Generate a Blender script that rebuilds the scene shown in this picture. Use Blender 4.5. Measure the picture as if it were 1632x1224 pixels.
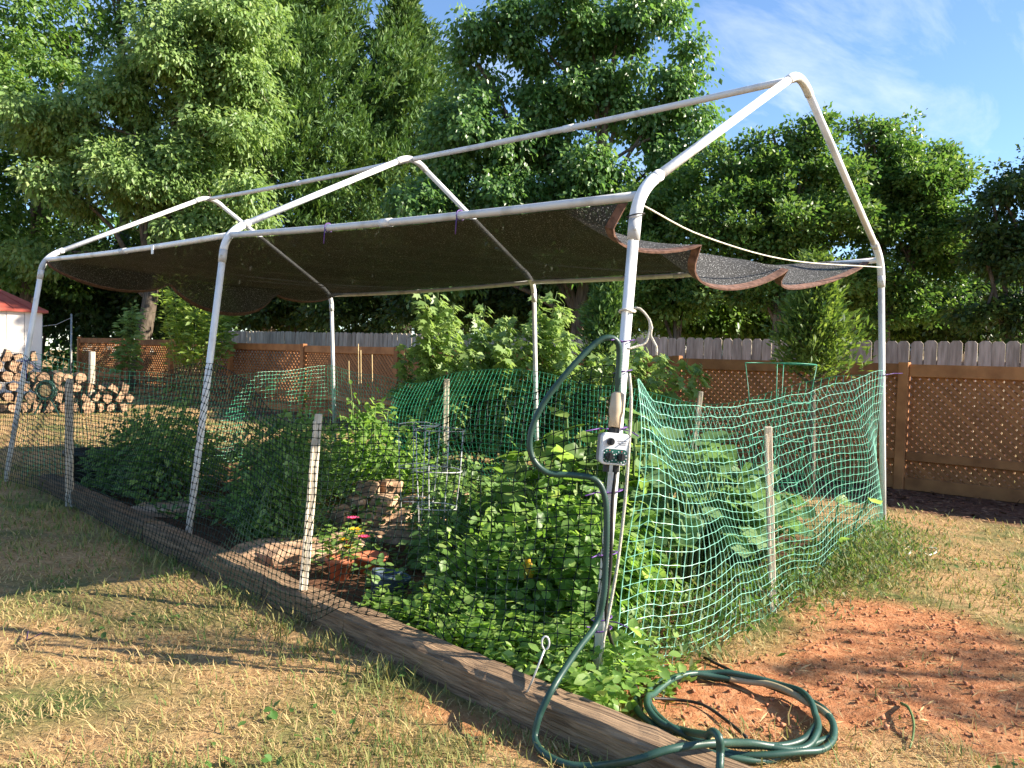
import bpy, bmesh, math, random
import numpy as np
from mathutils import Vector
rad = math.radians
scene = bpy.context.scene
for o in list(bpy.data.objects): bpy.data.objects.remove(o, do_unlink=True)
col = scene.collection
random.seed(7)
PI = math.pi

# ------------------------------------------------------------------ camera
CAM = np.array([-2.6425, -1.67, 1.2065]); YAW, PITCH, ROLL, FPX = -0.8608, -0.0272, 0.0325, 1279.44
def cam_axes():
    cy, sy, cp, sp = math.cos(YAW), math.sin(YAW), math.cos(PITCH), math.sin(PITCH)
    f = np.array([-sy*cp, cy*cp, sp]); r = np.array([cy, sy, 0]); u = np.cross(r, f)
    c, s = math.cos(ROLL), math.sin(ROLL)
    return r*c+u*s, -r*s+u*c, f
CR, CU, CF = cam_axes()
cd = bpy.data.cameras.new('camera'); cam = bpy.data.objects.new('camera', cd); col.objects.link(cam)
from mathutils import Matrix
cam.matrix_world = Matrix(((CR[0], CU[0], -CF[0], CAM[0]), (CR[1], CU[1], -CF[1], CAM[1]), (CR[2], CU[2], -CF[2], CAM[2]), (0, 0, 0, 1)))
cd.sensor_width = 36; cd.lens = FPX/1632*36; cd.clip_start = .05; cd.clip_end = 800
scene.camera = cam

# ------------------------------------------------------------------ light
SUN_EL = rad(29.5); SUN_H = np.array([.56, -.83]); SUN_H = SUN_H/np.linalg.norm(SUN_H)
sv = Vector((SUN_H[0]*math.cos(SUN_EL), SUN_H[1]*math.cos(SUN_EL), math.sin(SUN_EL)))
sl = bpy.data.lights.new('sun', 'SUN'); so = bpy.data.objects.new('sun', sl); col.objects.link(so)
sl.energy = 5.0; sl.angle = rad(.53); sl.color = (1, .9, .75)
so.rotation_euler = (-sv).to_track_quat('-Z', 'Y').to_euler(); so.location = (6, -9, 9)
world = bpy.data.worlds.new('World'); scene.world = world; world.use_nodes = True
wn, wl = world.node_tree.nodes, world.node_tree.links
bg = wn['Background']; bg.inputs['Strength'].default_value = .09
sky = wn.new('ShaderNodeTexSky'); sky.sky_type = 'NISHITA'; sky.sun_disc = False
sky.sun_elevation = SUN_EL; sky.sun_rotation = math.atan2(SUN_H[0], SUN_H[1])
sky.altitude = 200; sky.air_density = 1.0; sky.dust_density = .15; sky.ozone_density = 4.5
# thin cirrus streaks laid out on a plane high above (direction.xy / direction.z)
tc = wn.new('ShaderNodeTexCoord'); sp = wn.new('ShaderNodeSeparateXYZ'); wl.new(tc.outputs['Generated'], sp.inputs[0])
mz = wn.new('ShaderNodeMath'); mz.operation = 'MAXIMUM'; mz.inputs[1].default_value = .08; wl.new(sp.outputs['Z'], mz.inputs[0])
dx = wn.new('ShaderNodeMath'); dx.operation = 'DIVIDE'; wl.new(sp.outputs['X'], dx.inputs[0]); wl.new(mz.outputs[0], dx.inputs[1])
dy = wn.new('ShaderNodeMath'); dy.operation = 'DIVIDE'; wl.new(sp.outputs['Y'], dy.inputs[0]); wl.new(mz.outputs[0], dy.inputs[1])
cb = wn.new('ShaderNodeCombineXYZ'); wl.new(dx.outputs[0], cb.inputs[0]); wl.new(dy.outputs[0], cb.inputs[1])
mp = wn.new('ShaderNodeMapping'); mp.inputs['Rotation'].default_value = (0, 0, rad(28)); mp.inputs['Scale'].default_value = (.55, 2.0, 1); mp.inputs['Location'].default_value = (.9, .35, 0)
wl.new(cb.outputs[0], mp.inputs[0])
cn = wn.new('ShaderNodeTexNoise'); cn.inputs['Scale'].default_value = 1.1; cn.inputs['Detail'].default_value = 8; cn.inputs['Roughness'].default_value = .62; cn.inputs['Distortion'].default_value = .55
wl.new(mp.outputs[0], cn.inputs['Vector'])
cr = wn.new('ShaderNodeValToRGB'); cr.color_ramp.elements[0].position = .5; cr.color_ramp.elements[0].color = (0, 0, 0, 1)
cr.color_ramp.elements[1].position = .78; cr.color_ramp.elements[1].color = (.6, .6, .6, 1)
wl.new(cn.outputs['Fac'], cr.inputs[0])
mx = wn.new('ShaderNodeMix'); mx.data_type = 'RGBA'; wl.new(cr.outputs[0], mx.inputs['Factor'])
wl.new(sky.outputs[0], mx.inputs['A']); mx.inputs['B'].default_value = (4.6, 5.0, 6.0, 1)
wl.new(mx.outputs['Result'], bg.inputs['Color'])
scene.view_settings.view_transform = 'Standard'; scene.view_settings.look = 'None'
scene.view_settings.gamma = 1; scene.view_settings.exposure = 1.56

# ------------------------------------------------------------------ helpers
def ray(px, py): return CF + CR*((px-816)/FPX) + CU*((612-py)/FPX)
def at(px, py, d): return CAM + ray(px, py)*d                       # point at a given depth
def on_z(px, py, z=0.): r = ray(px, py); return CAM + r*((z-CAM[2])/r[2])
def on_y(px, py, y=0.): r = ray(px, py); return CAM + r*((y-CAM[1])/r[1])
def on_x(px, py, x=0.): r = ray(px, py); return CAM + r*((x-CAM[0])/r[0])
def H(ix, iy, seed):
    n = (ix.astype(np.int64)*374761393 + iy.astype(np.int64)*668265263 + seed*982451653) & 0x7fffffff
    n = ((n ^ (n >> 13))*1274126177) & 0x7fffffff
    return ((n ^ (n >> 16)) & 0xffff)/65535.
def vnoise(x, y, seed=0):
    x = np.asarray(x, float); y = np.asarray(y, float)
    ix, iy = np.floor(x), np.floor(y); fx, fy = x-ix, y-iy
    fx = fx*fx*(3-2*fx); fy = fy*fy*(3-2*fy)
    return (H(ix, iy, seed)*(1-fx)+H(ix+1, iy, seed)*fx)*(1-fy) + (H(ix, iy+1, seed)*(1-fx)+H(ix+1, iy+1, seed)*fx)*fy
def fbm(x, y, seed=0, oct=4):
    s, a, t = 0, .5, 0
    for k in range(oct):
        s = s + a*vnoise(np.asarray(x)*2**k, np.asarray(y)*2**k, seed+k*17); t += a; a *= .5
    return s/t
def sstep(a, b, x): t = np.clip((np.asarray(x, float)-a)/(b-a), 0, 1); return t*t*(3-2*t)

def timber_x(y): return -.605 + .078*y                              # outer face of the edging timber
def clay_mask(x, y):
    n = fbm(np.asarray(x)*1.3, np.asarray(y)*1.3, 5, 4)
    c1 = 1-sstep(.5, 1.2, np.hypot((np.asarray(x)-.75)/1.15, (np.asarray(y)+.62)/.6) + (n-.5)*2.2)
    c2 = 1-sstep(.5, 1.1, np.hypot((np.asarray(x)-.55)/.9, (np.asarray(y)+1.5)/.55) + (n-.5)*2.4)
    c3 = .75*(1-sstep(.3, 1.0, np.hypot((np.asarray(x)+.72)/.2, (np.asarray(y)-.1)/.6) + (n-.5)*.9))
    return np.clip(np.maximum(np.maximum(c1, c2*.85), c3), 0, 1)
def bed_mask(x, y):
    x = np.asarray(x); y = np.asarray(y)
    return sstep(timber_x(y)+.1, timber_x(y)+.2, x)*(1-sstep(3.0, 3.4, x))*sstep(-.12, .12, y+.05*np.sin(x*7))*(1-sstep(6.0, 6.3, y))
def mulch_mask(x, y):
    x = np.asarray(x); y = np.asarray(y)
    return sstep(4.9, 5.4, x+(fbm(x, y, 9)-.5)*.8)*(1-sstep(6.9, 7.4, x))*(1-sstep(12, 14, y))
def gz(x, y):
    x = np.asarray(x, float); y = np.asarray(y, float)
    base = .009*np.log1p(np.exp(np.clip((y-1.5)*1.5, -30, 30)))/1.5
    near = np.exp(-(((x+1)/7)**2+((y-2)/8)**2))
    b = (fbm(x*1.1, y*1.1, 1, 3)-.5)*.05*near + (fbm(x*9, y*9, 2, 3)-.5)*.018*near
    c = clay_mask(x, y)
    b = b + c*((fbm(x*5, y*5, 3, 3)-.5)*.05+(fbm(x*13, y*13, 8, 2)-.5)*.018)*near
    return base + b - .012*c

origin = {}
def empty(name, loc):
    o = bpy.data.objects.new(name, None); col.objects.link(o); o.location = loc; o.empty_display_size = .1
    origin[o.name] = np.array(loc, float); return o
def tag(o, label=None, cat=None, group=None, kind=None):
    if label: o['label'] = label
    if cat: o['category'] = cat
    if group: o['group'] = group
    if kind: o['kind'] = kind
    return o
def obj(name, V, F, mat, parent=None, smooth=False, tint=None, pivot=None):
    """link ONE mesh object; V in world space; F list of index tuples or an (M,k) array"""
    V = np.asarray(V, float).reshape(-1, 3)
    if parent is not None: org = origin[parent.name]
    elif pivot is not None: org = np.asarray(pivot, float)
    else: org = np.array([(V[:, 0].min()+V[:, 0].max())/2, (V[:, 1].min()+V[:, 1].max())/2, V[:, 2].min()])
    me = bpy.data.meshes.new(name); W = V-org
    if isinstance(F, np.ndarray):
        n, m, k = len(W), len(F), F.shape[1]
        me.vertices.add(n); me.vertices.foreach_set('co', W.astype(np.float32).ravel())
        me.loops.add(m*k); me.loops.foreach_set('vertex_index', F.astype(np.int32).ravel())
        me.polygons.add(m); me.polygons.foreach_set('loop_start', (np.arange(m)*k).astype(np.int32))
        me.update(calc_edges=True)
    else:
        me.from_pydata(W.tolist(), [], F); me.update()
    if smooth: me.polygons.foreach_set('use_smooth', np.ones(len(me.polygons), bool))
    if tint is not None:
        a = me.attributes.new('tint', 'FLOAT', 'FACE'); a.data.foreach_set('value', np.asarray(tint, np.float32))
    me.materials.append(mat)
    o = bpy.data.objects.new(name, me); col.objects.link(o)
    if parent is not None:
        o.parent = parent; origin[o.name] = org
    else:
        o.location = org; origin[o.name] = org
    return o
class MB:
    def __init__(s): s.V = []; s.F = []; s.n = 0
    def add(s, V, F):
        V = np.asarray(V, float).reshape(-1, 3); s.V.append(V); s.F += [tuple(i+s.n for i in f) for f in F]; s.n += len(V); return s
    def box(s, c, size, rot=None, bev=0.):
        h = np.array(size)/2.
        if bev > 0:
            b = min(bev, *(h*.9)); V = []; 
            for sx in (-1, 1):
                for sy in (-1, 1):
                    for sz in (-1, 1):
                        V += [(sx*h[0], sy*(h[1]-b), sz*(h[2]-b)), (sx*(h[0]-b), sy*h[1], sz*(h[2]-b)), (sx*(h[0]-b), sy*(h[1]-b), sz*h[2])]
            bm = bmesh.new(); [bm.verts.new(v) for v in V]; bmesh.ops.convex_hull(bm, input=bm.verts)
            bm.verts.index_update(); F = [tuple(v.index for v in f.verts) for f in bm.faces]; V = [tuple(v.co) for v in bm.verts]; bm.free()
        else:
            V = [(sx*h[0], sy*h[1], sz*h[2]) for sx in (-1, 1) for sy in (-1, 1) for sz in (-1, 1)]
            F = [(0, 1, 3, 2), (4, 6, 7, 5), (0, 4, 5, 1), (2, 3, 7, 6), (0, 2, 6, 4), (1, 5, 7, 3)]
        V = np.array(V)
        if rot is not None: V = V @ np.array(rot).T
        return s.add(V+np.array(c), F)
    def tube(s, pts, r, n=8, cap=True, flat=1.):
        V, F = tube(pts, r, n, cap); return s.add(V, F)
    def lathe(s, c, prof, n=20, axis=(0, 0, 1)):
        a = np.array(axis, float); a /= np.linalg.norm(a); u = np.cross(a, (0, 1, 0) if abs(a[1]) < .9 else (1, 0, 0)); u /= np.linalg.norm(u); v = np.cross(a, u)
        V = []; F = []
        for r, z in prof:
            for k in range(n): t = 2*PI*k/n; V.append(np.array(c)+a*z+u*r*math.cos(t)+v*r*math.sin(t))
        for i in range(len(prof)-1):
            for k in range(n): F.append((i*n+k, i*n+(k+1) % n, (i+1)*n+(k+1) % n, (i+1)*n+k))
        F.append(tuple(range(n-1, -1, -1))); F.append(tuple((len(prof)-1)*n+k for k in range(n)))
        return s.add(V, F)
    def build(s, name, mat, parent=None, smooth=False, pivot=None): return obj(name, np.concatenate(s.V), s.F, mat, parent, smooth, pivot=pivot)
def tube(pts, r, n=8, cap=True):
    P = np.asarray(pts, float); m = len(P); r = np.broadcast_to(np.asarray(r, float), (m,))
    T = np.gradient(P, axis=0); T /= np.linalg.norm(T, axis=1)[:, None]+1e-12
    u = np.cross(T[0], (0, 0, 1) if abs(T[0][2]) < .9 else (1, 0, 0)); u /= np.linalg.norm(u)
    V = np.zeros((m, n, 3)); ang = np.arange(n)*2*PI/n
    for i in range(m):
        u = u-T[i]*(u@T[i]); u /= np.linalg.norm(u)+1e-12; v = np.cross(T[i], u)
        V[i] = P[i]+r[i]*(np.cos(ang)[:, None]*u+np.sin(ang)[:, None]*v)
    F = [(i*n+k, i*n+(k+1) % n, (i+1)*n+(k+1) % n, (i+1)*n+k) for i in range(m-1) for k in range(n)]
    if cap: F += [tuple(range(n-1, -1, -1)), tuple((m-1)*n+k for k in range(n))]
    return V.reshape(-1, 3), F
def smooth_path(pts, step=.02):
    P = np.asarray(pts, float); Q = np.vstack([2*P[0]-P[1], P, 2*P[-1]-P[-2]]); out = []
    for i in range(1, len(Q)-2):
        p0, p1, p2, p3 = Q[i-1:i+3]; n = max(2, int(np.linalg.norm(p2-p1)/step))
        for k in range(n):
            t = k/n; out.append(.5*((2*p1)+(-p0+p2)*t+(2*p0-5*p1+4*p2-p3)*t*t+(-p0+3*p1-3*p2+p3)*t**3))
    out.append(P[-1]); return np.array(out)
def unit(a): return a/(np.linalg.norm(a, axis=-1, keepdims=True)+1e-9)

# leaf templates: (verts x across, y along, z up), quads or tris
RH = (np.array([(0, 0, 0), (.3, .45, .07), (0, 1, -.06), (-.3, .45, .07)]), np.array([(0, 1, 2), (0, 2, 3)]))
NEEDLE = (np.array([(0, 0, 0), (.12, .5, .02), (0, 1, 0), (-.12, .5, .02)]), np.array([(0, 1, 2), (0, 2, 3)]))
OV = (np.array([(0, 0, 0), (.27, .22, .05), (.33, .55, .07), (.14, .86, .02), (0, 1, -.07), (-.14, .86, .02), (-.33, .55, .07), (-.27, .22, .05), (0, .5, -.01)]),
      np.array([(0, 1, 8), (1, 2, 8), (2, 3, 8), (3, 4, 8), (4, 5, 8), (5, 6, 8), (6, 7, 8), (7, 0, 8)]))
LOB = (np.array([(0, .3, 0), (0, 0, 0), (.22, .1, .03), (.5, .12, -.03), (.28, .4, .03), (.46, .72, -.04), (.16, .66, .02), (0, 1.05, -.06), (-.16, .66, .02), (-.46, .72, -.04), (-.28, .4, .03), (-.5, .12, -.03), (-.22, .1, .03)]),
       np.array([(0, k, k % 12+1) for k in range(1, 13)]))
SUNV = np.array(sv)
def leaves(C, D, N, S, tpl, rng, width=1.):
    """leaf faces: centres C, axes D, normals N, sizes S"""
    tv, tf = tpl; D = unit(D); X = unit(np.cross(D, N)); Z = np.cross(X, D)
    S = np.broadcast_to(S, (len(C),))
    V = C[:, None, :]+S[:, None, None]*(tv[None, :, 0, None]*width*X[:, None, :]+tv[None, :, 1, None]*D[:, None, :]+tv[None, :, 2, None]*Z[:, None, :])
    F = (tf[None]+(np.arange(len(C))*len(tv))[:, None, None]).reshape(-1, tf.shape[1])
    return V.reshape(-1, 3), F, len(tf)

# ------------------------------------------------------------------ materials
def mat_new(name):
    m = bpy.data.materials.new(name); m.use_nodes = True; return m, m.node_tree.nodes, m.node_tree.links, m.node_tree.nodes['Principled BSDF']
def noise_mat(name, c1, c2, scale=6, rough=.8, stretch=(1, 1, 1), bump=0., bscale=None, detail=6, spec=.3, lo=.35, hi=.65, metal=0., c3=None):
    m, n, l, b = mat_new(name)
    t = n.new('ShaderNodeTexCoord'); mp = n.new('ShaderNodeMapping'); mp.inputs['Scale'].default_value = stretch; l.new(t.outputs['Object'], mp.inputs[0])
    oi = n.new('ShaderNodeObjectInfo'); ad = n.new('ShaderNodeVectorMath'); ad.operation = 'MULTIPLY_ADD'
    cmb = n.new('ShaderNodeCombineXYZ'); l.new(oi.outputs['Random'], cmb.inputs[0]); l.new(oi.outputs['Random'], cmb.inputs[1])
    l.new(cmb.outputs[0], ad.inputs[0]); ad.inputs[1].default_value = (37, 23, 0); l.new(mp.outputs[0], ad.inputs[2])
    ns = n.new('ShaderNodeTexNoise'); ns.inputs['Scale'].default_value = scale; ns.inputs['Detail'].default_value = detail; l.new(ad.outputs[0], ns.inputs['Vector'])
    r = n.new('ShaderNodeValToRGB'); e = r.color_ramp.elements; e[0].position = lo; e[0].color = (*c1, 1); e[1].position = hi; e[1].color = (*c2, 1)
    if c3: k = e.new((lo+hi)/2+.1); k.color = (*c3, 1)
    l.new(ns.outputs['Fac'], r.inputs[0])
    hs = n.new('ShaderNodeHueSaturation'); l.new(r.outputs[0], hs.inputs['Color'])
    mr = n.new('ShaderNodeMapRange'); mr.inputs['To Min'].default_value = .8; mr.inputs['To Max'].default_value = 1.2; l.new(oi.outputs['Random'], mr.inputs[0]); l.new(mr.outputs[0], hs.inputs['Value'])
    l.new(hs.outputs[0], b.inputs['Base Color']); b.inputs['Roughness'].default_value = rough; b.inputs['Specular IOR Level'].default_value = spec; b.inputs['Metallic'].default_value = metal
    if bump:
        n2 = n.new('ShaderNodeTexNoise'); n2.inputs['Scale'].default_value = bscale or scale*4; n2.inputs['Detail'].default_value = 5; l.new(ad.outputs[0], n2.inputs['Vector'])
        bp = n.new('ShaderNodeBump'); bp.inputs['Strength'].default_value = bump; bp.inputs['Distance'].default_value = .02; l.new(n2.outputs['Fac'], bp.inputs['Height']); l.new(bp.outputs[0], b.inputs['Normal'])
    return m
def leaf_mat(name, c0, c1, c2=None, rough=.42, trans=.42, spec=.4, tcol=None):
    """colour by the per-leaf tint attribute; part of the light passes through the blade"""
    m, n, l, b = mat_new(name)
    a = n.new('ShaderNodeAttribute'); a.attribute_name = 'tint'
    r = n.new('ShaderNodeValToRGB'); e = r.color_ramp.elements; e[0].position = 0; e[0].color = (*c0, 1); e[1].position = 1; e[1].color = (*(c2 or c1), 1)
    if c2: k = e.new(.5); k.color = (*c1, 1)
    l.new(a.outputs['Fac'], r.inputs[0]); l.new(r.outputs[0], b.inputs['Base Color'])
    b.inputs['Roughness'].default_value = rough; b.inputs['Specular IOR Level'].default_value = spec
    if trans > 0:
        tb = n.new('ShaderNodeBsdfTranslucent'); hs = n.new('ShaderNodeHueSaturation'); hs.inputs['Hue'].default_value = .485; hs.inputs['Saturation'].default_value = 1.15; hs.inputs['Value'].default_value = 1.5
        l.new(r.outputs[0], hs.inputs['Color']); l.new(hs.outputs[0], tb.inputs[0])
        mx = n.new('ShaderNodeMixShader'); mx.inputs[0].default_value = trans; l.new(b.outputs[0], mx.inputs[1]); l.new(tb.outputs[0], mx.inputs[2]); l.new(mx.outputs[0], n['Material Output'].inputs[0])
    return m
M = {}
M['pipe'] = noise_mat('white_pipe', (.50, .49, .46), (.72, .72, .71), 9, .4, (1, 1, .6), .08, spec=.5, lo=.3, hi=.5)
M['sleeve'] = noise_mat('pipe_sleeve', (.52, .52, .52), (.68, .67, .66), 20, .45, spec=.5)
M['timber'] = noise_mat('weathered_timber', (.105, .066, .039), (.30, .20, .12), 5, .9, (14, .5, 14), .9, 8, lo=.32, hi=.68)
M['stake'] = noise_mat('pale_stake_wood', (.36, .30, .22), (.62, .55, .44), 9, .8, (5, 5, .6), .25)
M['lattice'] = noise_mat('brown_stained_lattice', (.25, .103, .038), (.40, .175, .066), 5, .75, (1, 1, 1), .1)
M['picket'] = noise_mat('grey_weathered_picket', (.25, .215, .165), (.46, .40, .32), 6, .9, (4, 4, .5), .3)
M['stone'] = noise_mat('tan_fieldstone', (.32, .19, .11), (.55, .38, .25), 7, .9, (1, 1, 1), .6, 22)
M['terracotta'] = noise_mat('terracotta', (.33, .10, .05), (.47, .17, .09), 10, .75)
M['hose'] = noise_mat('green_hose_rubber', (.012, .042, .032), (.032, .08, .06), 7, .42, spec=.4, lo=.3, hi=.7)
M['hose_worn'] = noise_mat('faded_tan_hose', (.30, .24, .14), (.42, .35, .22), 12, .5)
M['tubing'] = noise_mat('black_drip_tubing', (.012, .011, .01), (.04, .035, .03), 20, .5)
M['rope'] = noise_mat('white_rope', (.55, .5, .4), (.7, .66, .56), 60, .9, bump=.4)
M['tie'] = noise_mat('purple_twist_tie', (.07, .025, .15), (.14, .06, .27), 30, .4)
M['bluetie'] = noise_mat('blue_tape', (.02, .03, .3), (.04, .06, .45), 30, .5)
M['cream'] = noise_mat('cream_plastic', (.5, .37, .23), (.6, .47, .31), 20, .45, spec=.5)
M['white_plastic'] = noise_mat('white_timer_plastic', (.62, .62, .62), (.7, .7, .7), 20, .35, spec=.5)
M['grey_plastic'] = noise_mat('grey_timer_plastic', (.2, .2, .21), (.27, .27, .28), 20, .45)
M['black_plastic'] = noise_mat('black_plastic', (.012, .012, .013), (.025, .025, .026), 20, .4)
M['dial_green'] = noise_mat('dial_green_print', (.01, .08, .06), (.015, .1, .075), 20, .5)
M['print_grey'] = noise_mat('grey_print', (.25, .25, .26), (.3, .3, .3), 20, .5)
M['red_print'] = noise_mat('red_print', (.5, .06, .06), (.55, .08, .07), 20, .5)
M['wire'] = noise_mat('galvanised_wire', (.42, .42, .41), (.6, .6, .58), 20, .4, metal=.2)
M['green_wire'] = noise_mat('green_wire', (.04, .26, .16), (.07, .34, .22), 20, .4)
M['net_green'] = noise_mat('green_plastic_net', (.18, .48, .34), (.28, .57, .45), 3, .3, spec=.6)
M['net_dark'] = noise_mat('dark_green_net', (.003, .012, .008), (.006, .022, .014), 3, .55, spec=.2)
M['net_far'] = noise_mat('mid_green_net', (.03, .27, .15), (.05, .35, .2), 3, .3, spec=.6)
M['hem'] = noise_mat('brown_hem_tape', (.07, .035, .024), (.16, .085, .06), 40, .85)
M['bark'] = noise_mat('grey_brown_bark', (.06, .045, .032), (.17, .135, .10), 9, .95, (3, 3, .5), .6)
M['stemg'] = noise_mat('green_stem', (.08, .14, .04), (.16, .22, .08), 9, .7)
M['cane'] = noise_mat('bamboo_cane', (.4, .28, .13), (.55, .42, .22), 12, .6)
M['log_bark'] = noise_mat('log_bark', (.09, .06, .04), (.2, .14, .1), 12, .95, bump=.6)
M['log_end'] = noise_mat('log_end_grain', (.24, .14, .08), (.44, .29, .18), 14, .9)
M['shed_wall'] = noise_mat('cream_shed_steel', (.62, .56, .5), (.68, .63, .57), 2, .5)
M['shed_roof'] = noise_mat('red_shed_roof', (.30, .06, .04), (.38, .09, .06), 4, .55)
M['roof'] = noise_mat('grey_shingle', (.10, .095, .09), (.2, .19, .18), 14, .95, (1, 1, 1), .4)
M['brick'] = noise_mat('tan_house_siding', (.2, .165, .115), (.26, .22, .155), 5, .9)
M['fascia'] = noise_mat('pale_fascia', (.5, .46, .38), (.58, .53, .45), 5, .7)
M['glass'] = noise_mat('dark_window_glass', (.015, .017, .02), (.03, .033, .036), 3, .1, spec=.6)
M['bucket'] = noise_mat('dark_planter_plastic', (.012, .018, .02), (.03, .04, .045), 9, .45)
M['bluebag'] = noise_mat('blue_grey_plastic', (.025, .04, .06), (.10, .14, .2), 9, .4)
M['yellow'] = noise_mat('yellow_petal', (.7, .42, .01), (.8, .55, .03), 20, .6)
M['pink'] = noise_mat('pink_petal', (.6, .03, .12), (.75, .12, .25), 20, .6)
M['squash_fruit'] = noise_mat('yellow_squash_skin', (.5, .28, .02), (.62, .4, .05), 9, .35)
M['clod'] = noise_mat('red_clay_clod', (.33, .13, .065), (.5, .24, .14), 8, 1., bump=.4, spec=.1)
M['mulchchip'] = noise_mat('mulch_chip', (.08, .035, .02), (.2, .11, .07), 8, 1., spec=.1)
LM = {}
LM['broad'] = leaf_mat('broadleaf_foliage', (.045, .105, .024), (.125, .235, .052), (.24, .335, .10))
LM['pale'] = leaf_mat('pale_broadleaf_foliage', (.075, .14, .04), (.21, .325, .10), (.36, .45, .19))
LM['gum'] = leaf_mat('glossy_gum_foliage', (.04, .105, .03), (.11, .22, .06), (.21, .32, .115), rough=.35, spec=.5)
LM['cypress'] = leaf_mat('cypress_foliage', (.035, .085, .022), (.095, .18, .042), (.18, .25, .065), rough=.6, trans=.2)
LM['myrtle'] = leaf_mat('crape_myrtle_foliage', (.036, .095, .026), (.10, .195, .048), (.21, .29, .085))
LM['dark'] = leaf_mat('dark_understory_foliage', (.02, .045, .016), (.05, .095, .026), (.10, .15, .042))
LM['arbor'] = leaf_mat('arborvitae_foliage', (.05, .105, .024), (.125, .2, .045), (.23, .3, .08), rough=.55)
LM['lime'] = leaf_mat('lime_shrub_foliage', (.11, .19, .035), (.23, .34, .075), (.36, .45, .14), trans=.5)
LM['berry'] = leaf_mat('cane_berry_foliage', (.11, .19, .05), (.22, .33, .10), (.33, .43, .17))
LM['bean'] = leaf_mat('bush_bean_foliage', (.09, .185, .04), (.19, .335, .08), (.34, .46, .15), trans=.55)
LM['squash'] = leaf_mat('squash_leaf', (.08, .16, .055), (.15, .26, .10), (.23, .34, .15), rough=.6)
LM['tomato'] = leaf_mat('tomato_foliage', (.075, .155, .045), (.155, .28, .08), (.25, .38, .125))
LM['grass'] = leaf_mat('lawn_grass_blades', (.56, .40, .20), (.36, .30, .12), (.10, .17, .045), rough=.7, trans=.25, spec=.2)
LM['weed'] = leaf_mat('weed_foliage', (.20, .17, .08), (.11, .17, .05), (.08, .19, .035), rough=.6)

def cloth_mat():
    m, n, l, b = mat_new('black_shade_cloth')
    t = n.new('ShaderNodeTexCoord'); ns = n.new('ShaderNodeTexNoise'); ns.inputs['Scale'].default_value = 160; ns.inputs['Detail'].default_value = 2; l.new(t.outputs['Object'], ns.inputs['Vector'])
    r = n.new('ShaderNodeValToRGB'); e = r.color_ramp.elements; e[0].position = .60; e[0].color = (.04, .039, .038, 1); e[1].position = .74; e[1].color = (.6, .6, .6, 1); l.new(ns.outputs['Fac'], r.inputs[0]); l.new(r.outputs[0], b.inputs['Base Color'])
    b.inputs['Roughness'].default_value = .8; b.inputs['Specular IOR Level'].default_value = .08
    n2 = n.new('ShaderNodeTexNoise'); n2.inputs['Scale'].default_value = 260; n2.inputs['Detail'].default_value = 1; l.new(t.outputs['Object'], n2.inputs['Vector'])
    r2 = n.new('ShaderNodeMapRange'); r2.inputs['From Min'].default_value = .3; r2.inputs['From Max'].default_value = .7; r2.inputs['To Min'].default_value = .02; r2.inputs['To Max'].default_value = .09; l.new(n2.outputs['Fac'], r2.inputs[0])
    tr = n.new('ShaderNodeBsdfTransparent'); mx = n.new('ShaderNodeMixShader'); l.new(r2.outputs[0], mx.inputs[0]); l.new(b.outputs[0], mx.inputs[1]); l.new(tr.outputs[0], mx.inputs[2]); l.new(mx.outputs[0], n['Material Output'].inputs[0])
    return m
M['cloth'] = cloth_mat()
def ground_mat():
    m, n, l, b = mat_new('lawn_and_clay_ground')
    t = n.new('ShaderNodeTexCoord')
    def nz(s, d=6, rough=.6):
        k = n.new('ShaderNodeTexNoise'); k.inputs['Scale'].default_value = s; k.inputs['Detail'].default_value = d; k.inputs['Roughness'].default_value = rough; l.new(t.outputs['Object'], k.inputs['Vector']); return k.outputs['Fac']
    def ramp(f, *st):
        r = n.new('ShaderNodeValToRGB'); e = r.color_ramp.elements
        e[0].position, e[0].color = st[0][0], (*st[0][1], 1); e[1].position, e[1].color = st[-1][0], (*st[-1][1], 1)
        for p, c in st[1:-1]: k = e.new(p); k.color = (*c, 1)
        l.new(f, r.inputs[0]); return r.outputs[0]
    def mix(f, a, b_):
        x = n.new('ShaderNodeMix'); x.data_type = 'RGBA'; l.new(f, x.inputs['Factor']); l.new(a, x.inputs['A']); l.new(b_, x.inputs['B']); return x.outputs['Result']
    def attr(nm):
        a = n.new('ShaderNodeAttribute'); a.attribute_name = nm; return a.outputs['Fac']
    straw = ramp(nz(38, 8, .7), (.3, (.20, .11, .05)), (.5, (.42, .26, .12)), (.7, (.52, .35, .18)))
    green = ramp(nz(40, 6), (.3, (.05, .075, .02)), (.7, (.16, .19, .06)))
    gm = ramp(nz(1.4, 5), (.46, (0, 0, 0)), (.66, (1, 1, 1)))
    lawn = mix(gm, straw, green)
    clay = ramp(nz(22, 9, .7), (.3, (.24, .085, .035)), (.5, (.45, .185, .08)), (.72, (.58, .32, .17)))
    soil = ramp(nz(26, 8, .7), (.3, (.05, .024, .014)), (.55, (.15, .072, .04)), (.75, (.32, .18, .11)))
    mulch = ramp(nz(30, 8, .7), (.3, (.055, .025, .016)), (.7, (.19, .09, .058)))
    c = mix(attr('clay'), lawn, clay); c = mix(attr('mulch'), c, mulch); c = mix(attr('bed'), c, soil)
    l.new(c, b.inputs['Base Color']); b.inputs['Roughness'].default_value = .95; b.inputs['Specular IOR Level'].default_value = .15
    bp = n.new('ShaderNodeBump'); bp.inputs['Strength'].default_value = .8; bp.inputs['Distance'].default_value = .02; l.new(nz(60, 6, .7), bp.inputs['Height']); l.new(bp.outputs[0], b.inputs['Normal'])
    return m
M['ground'] = ground_mat()

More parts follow.
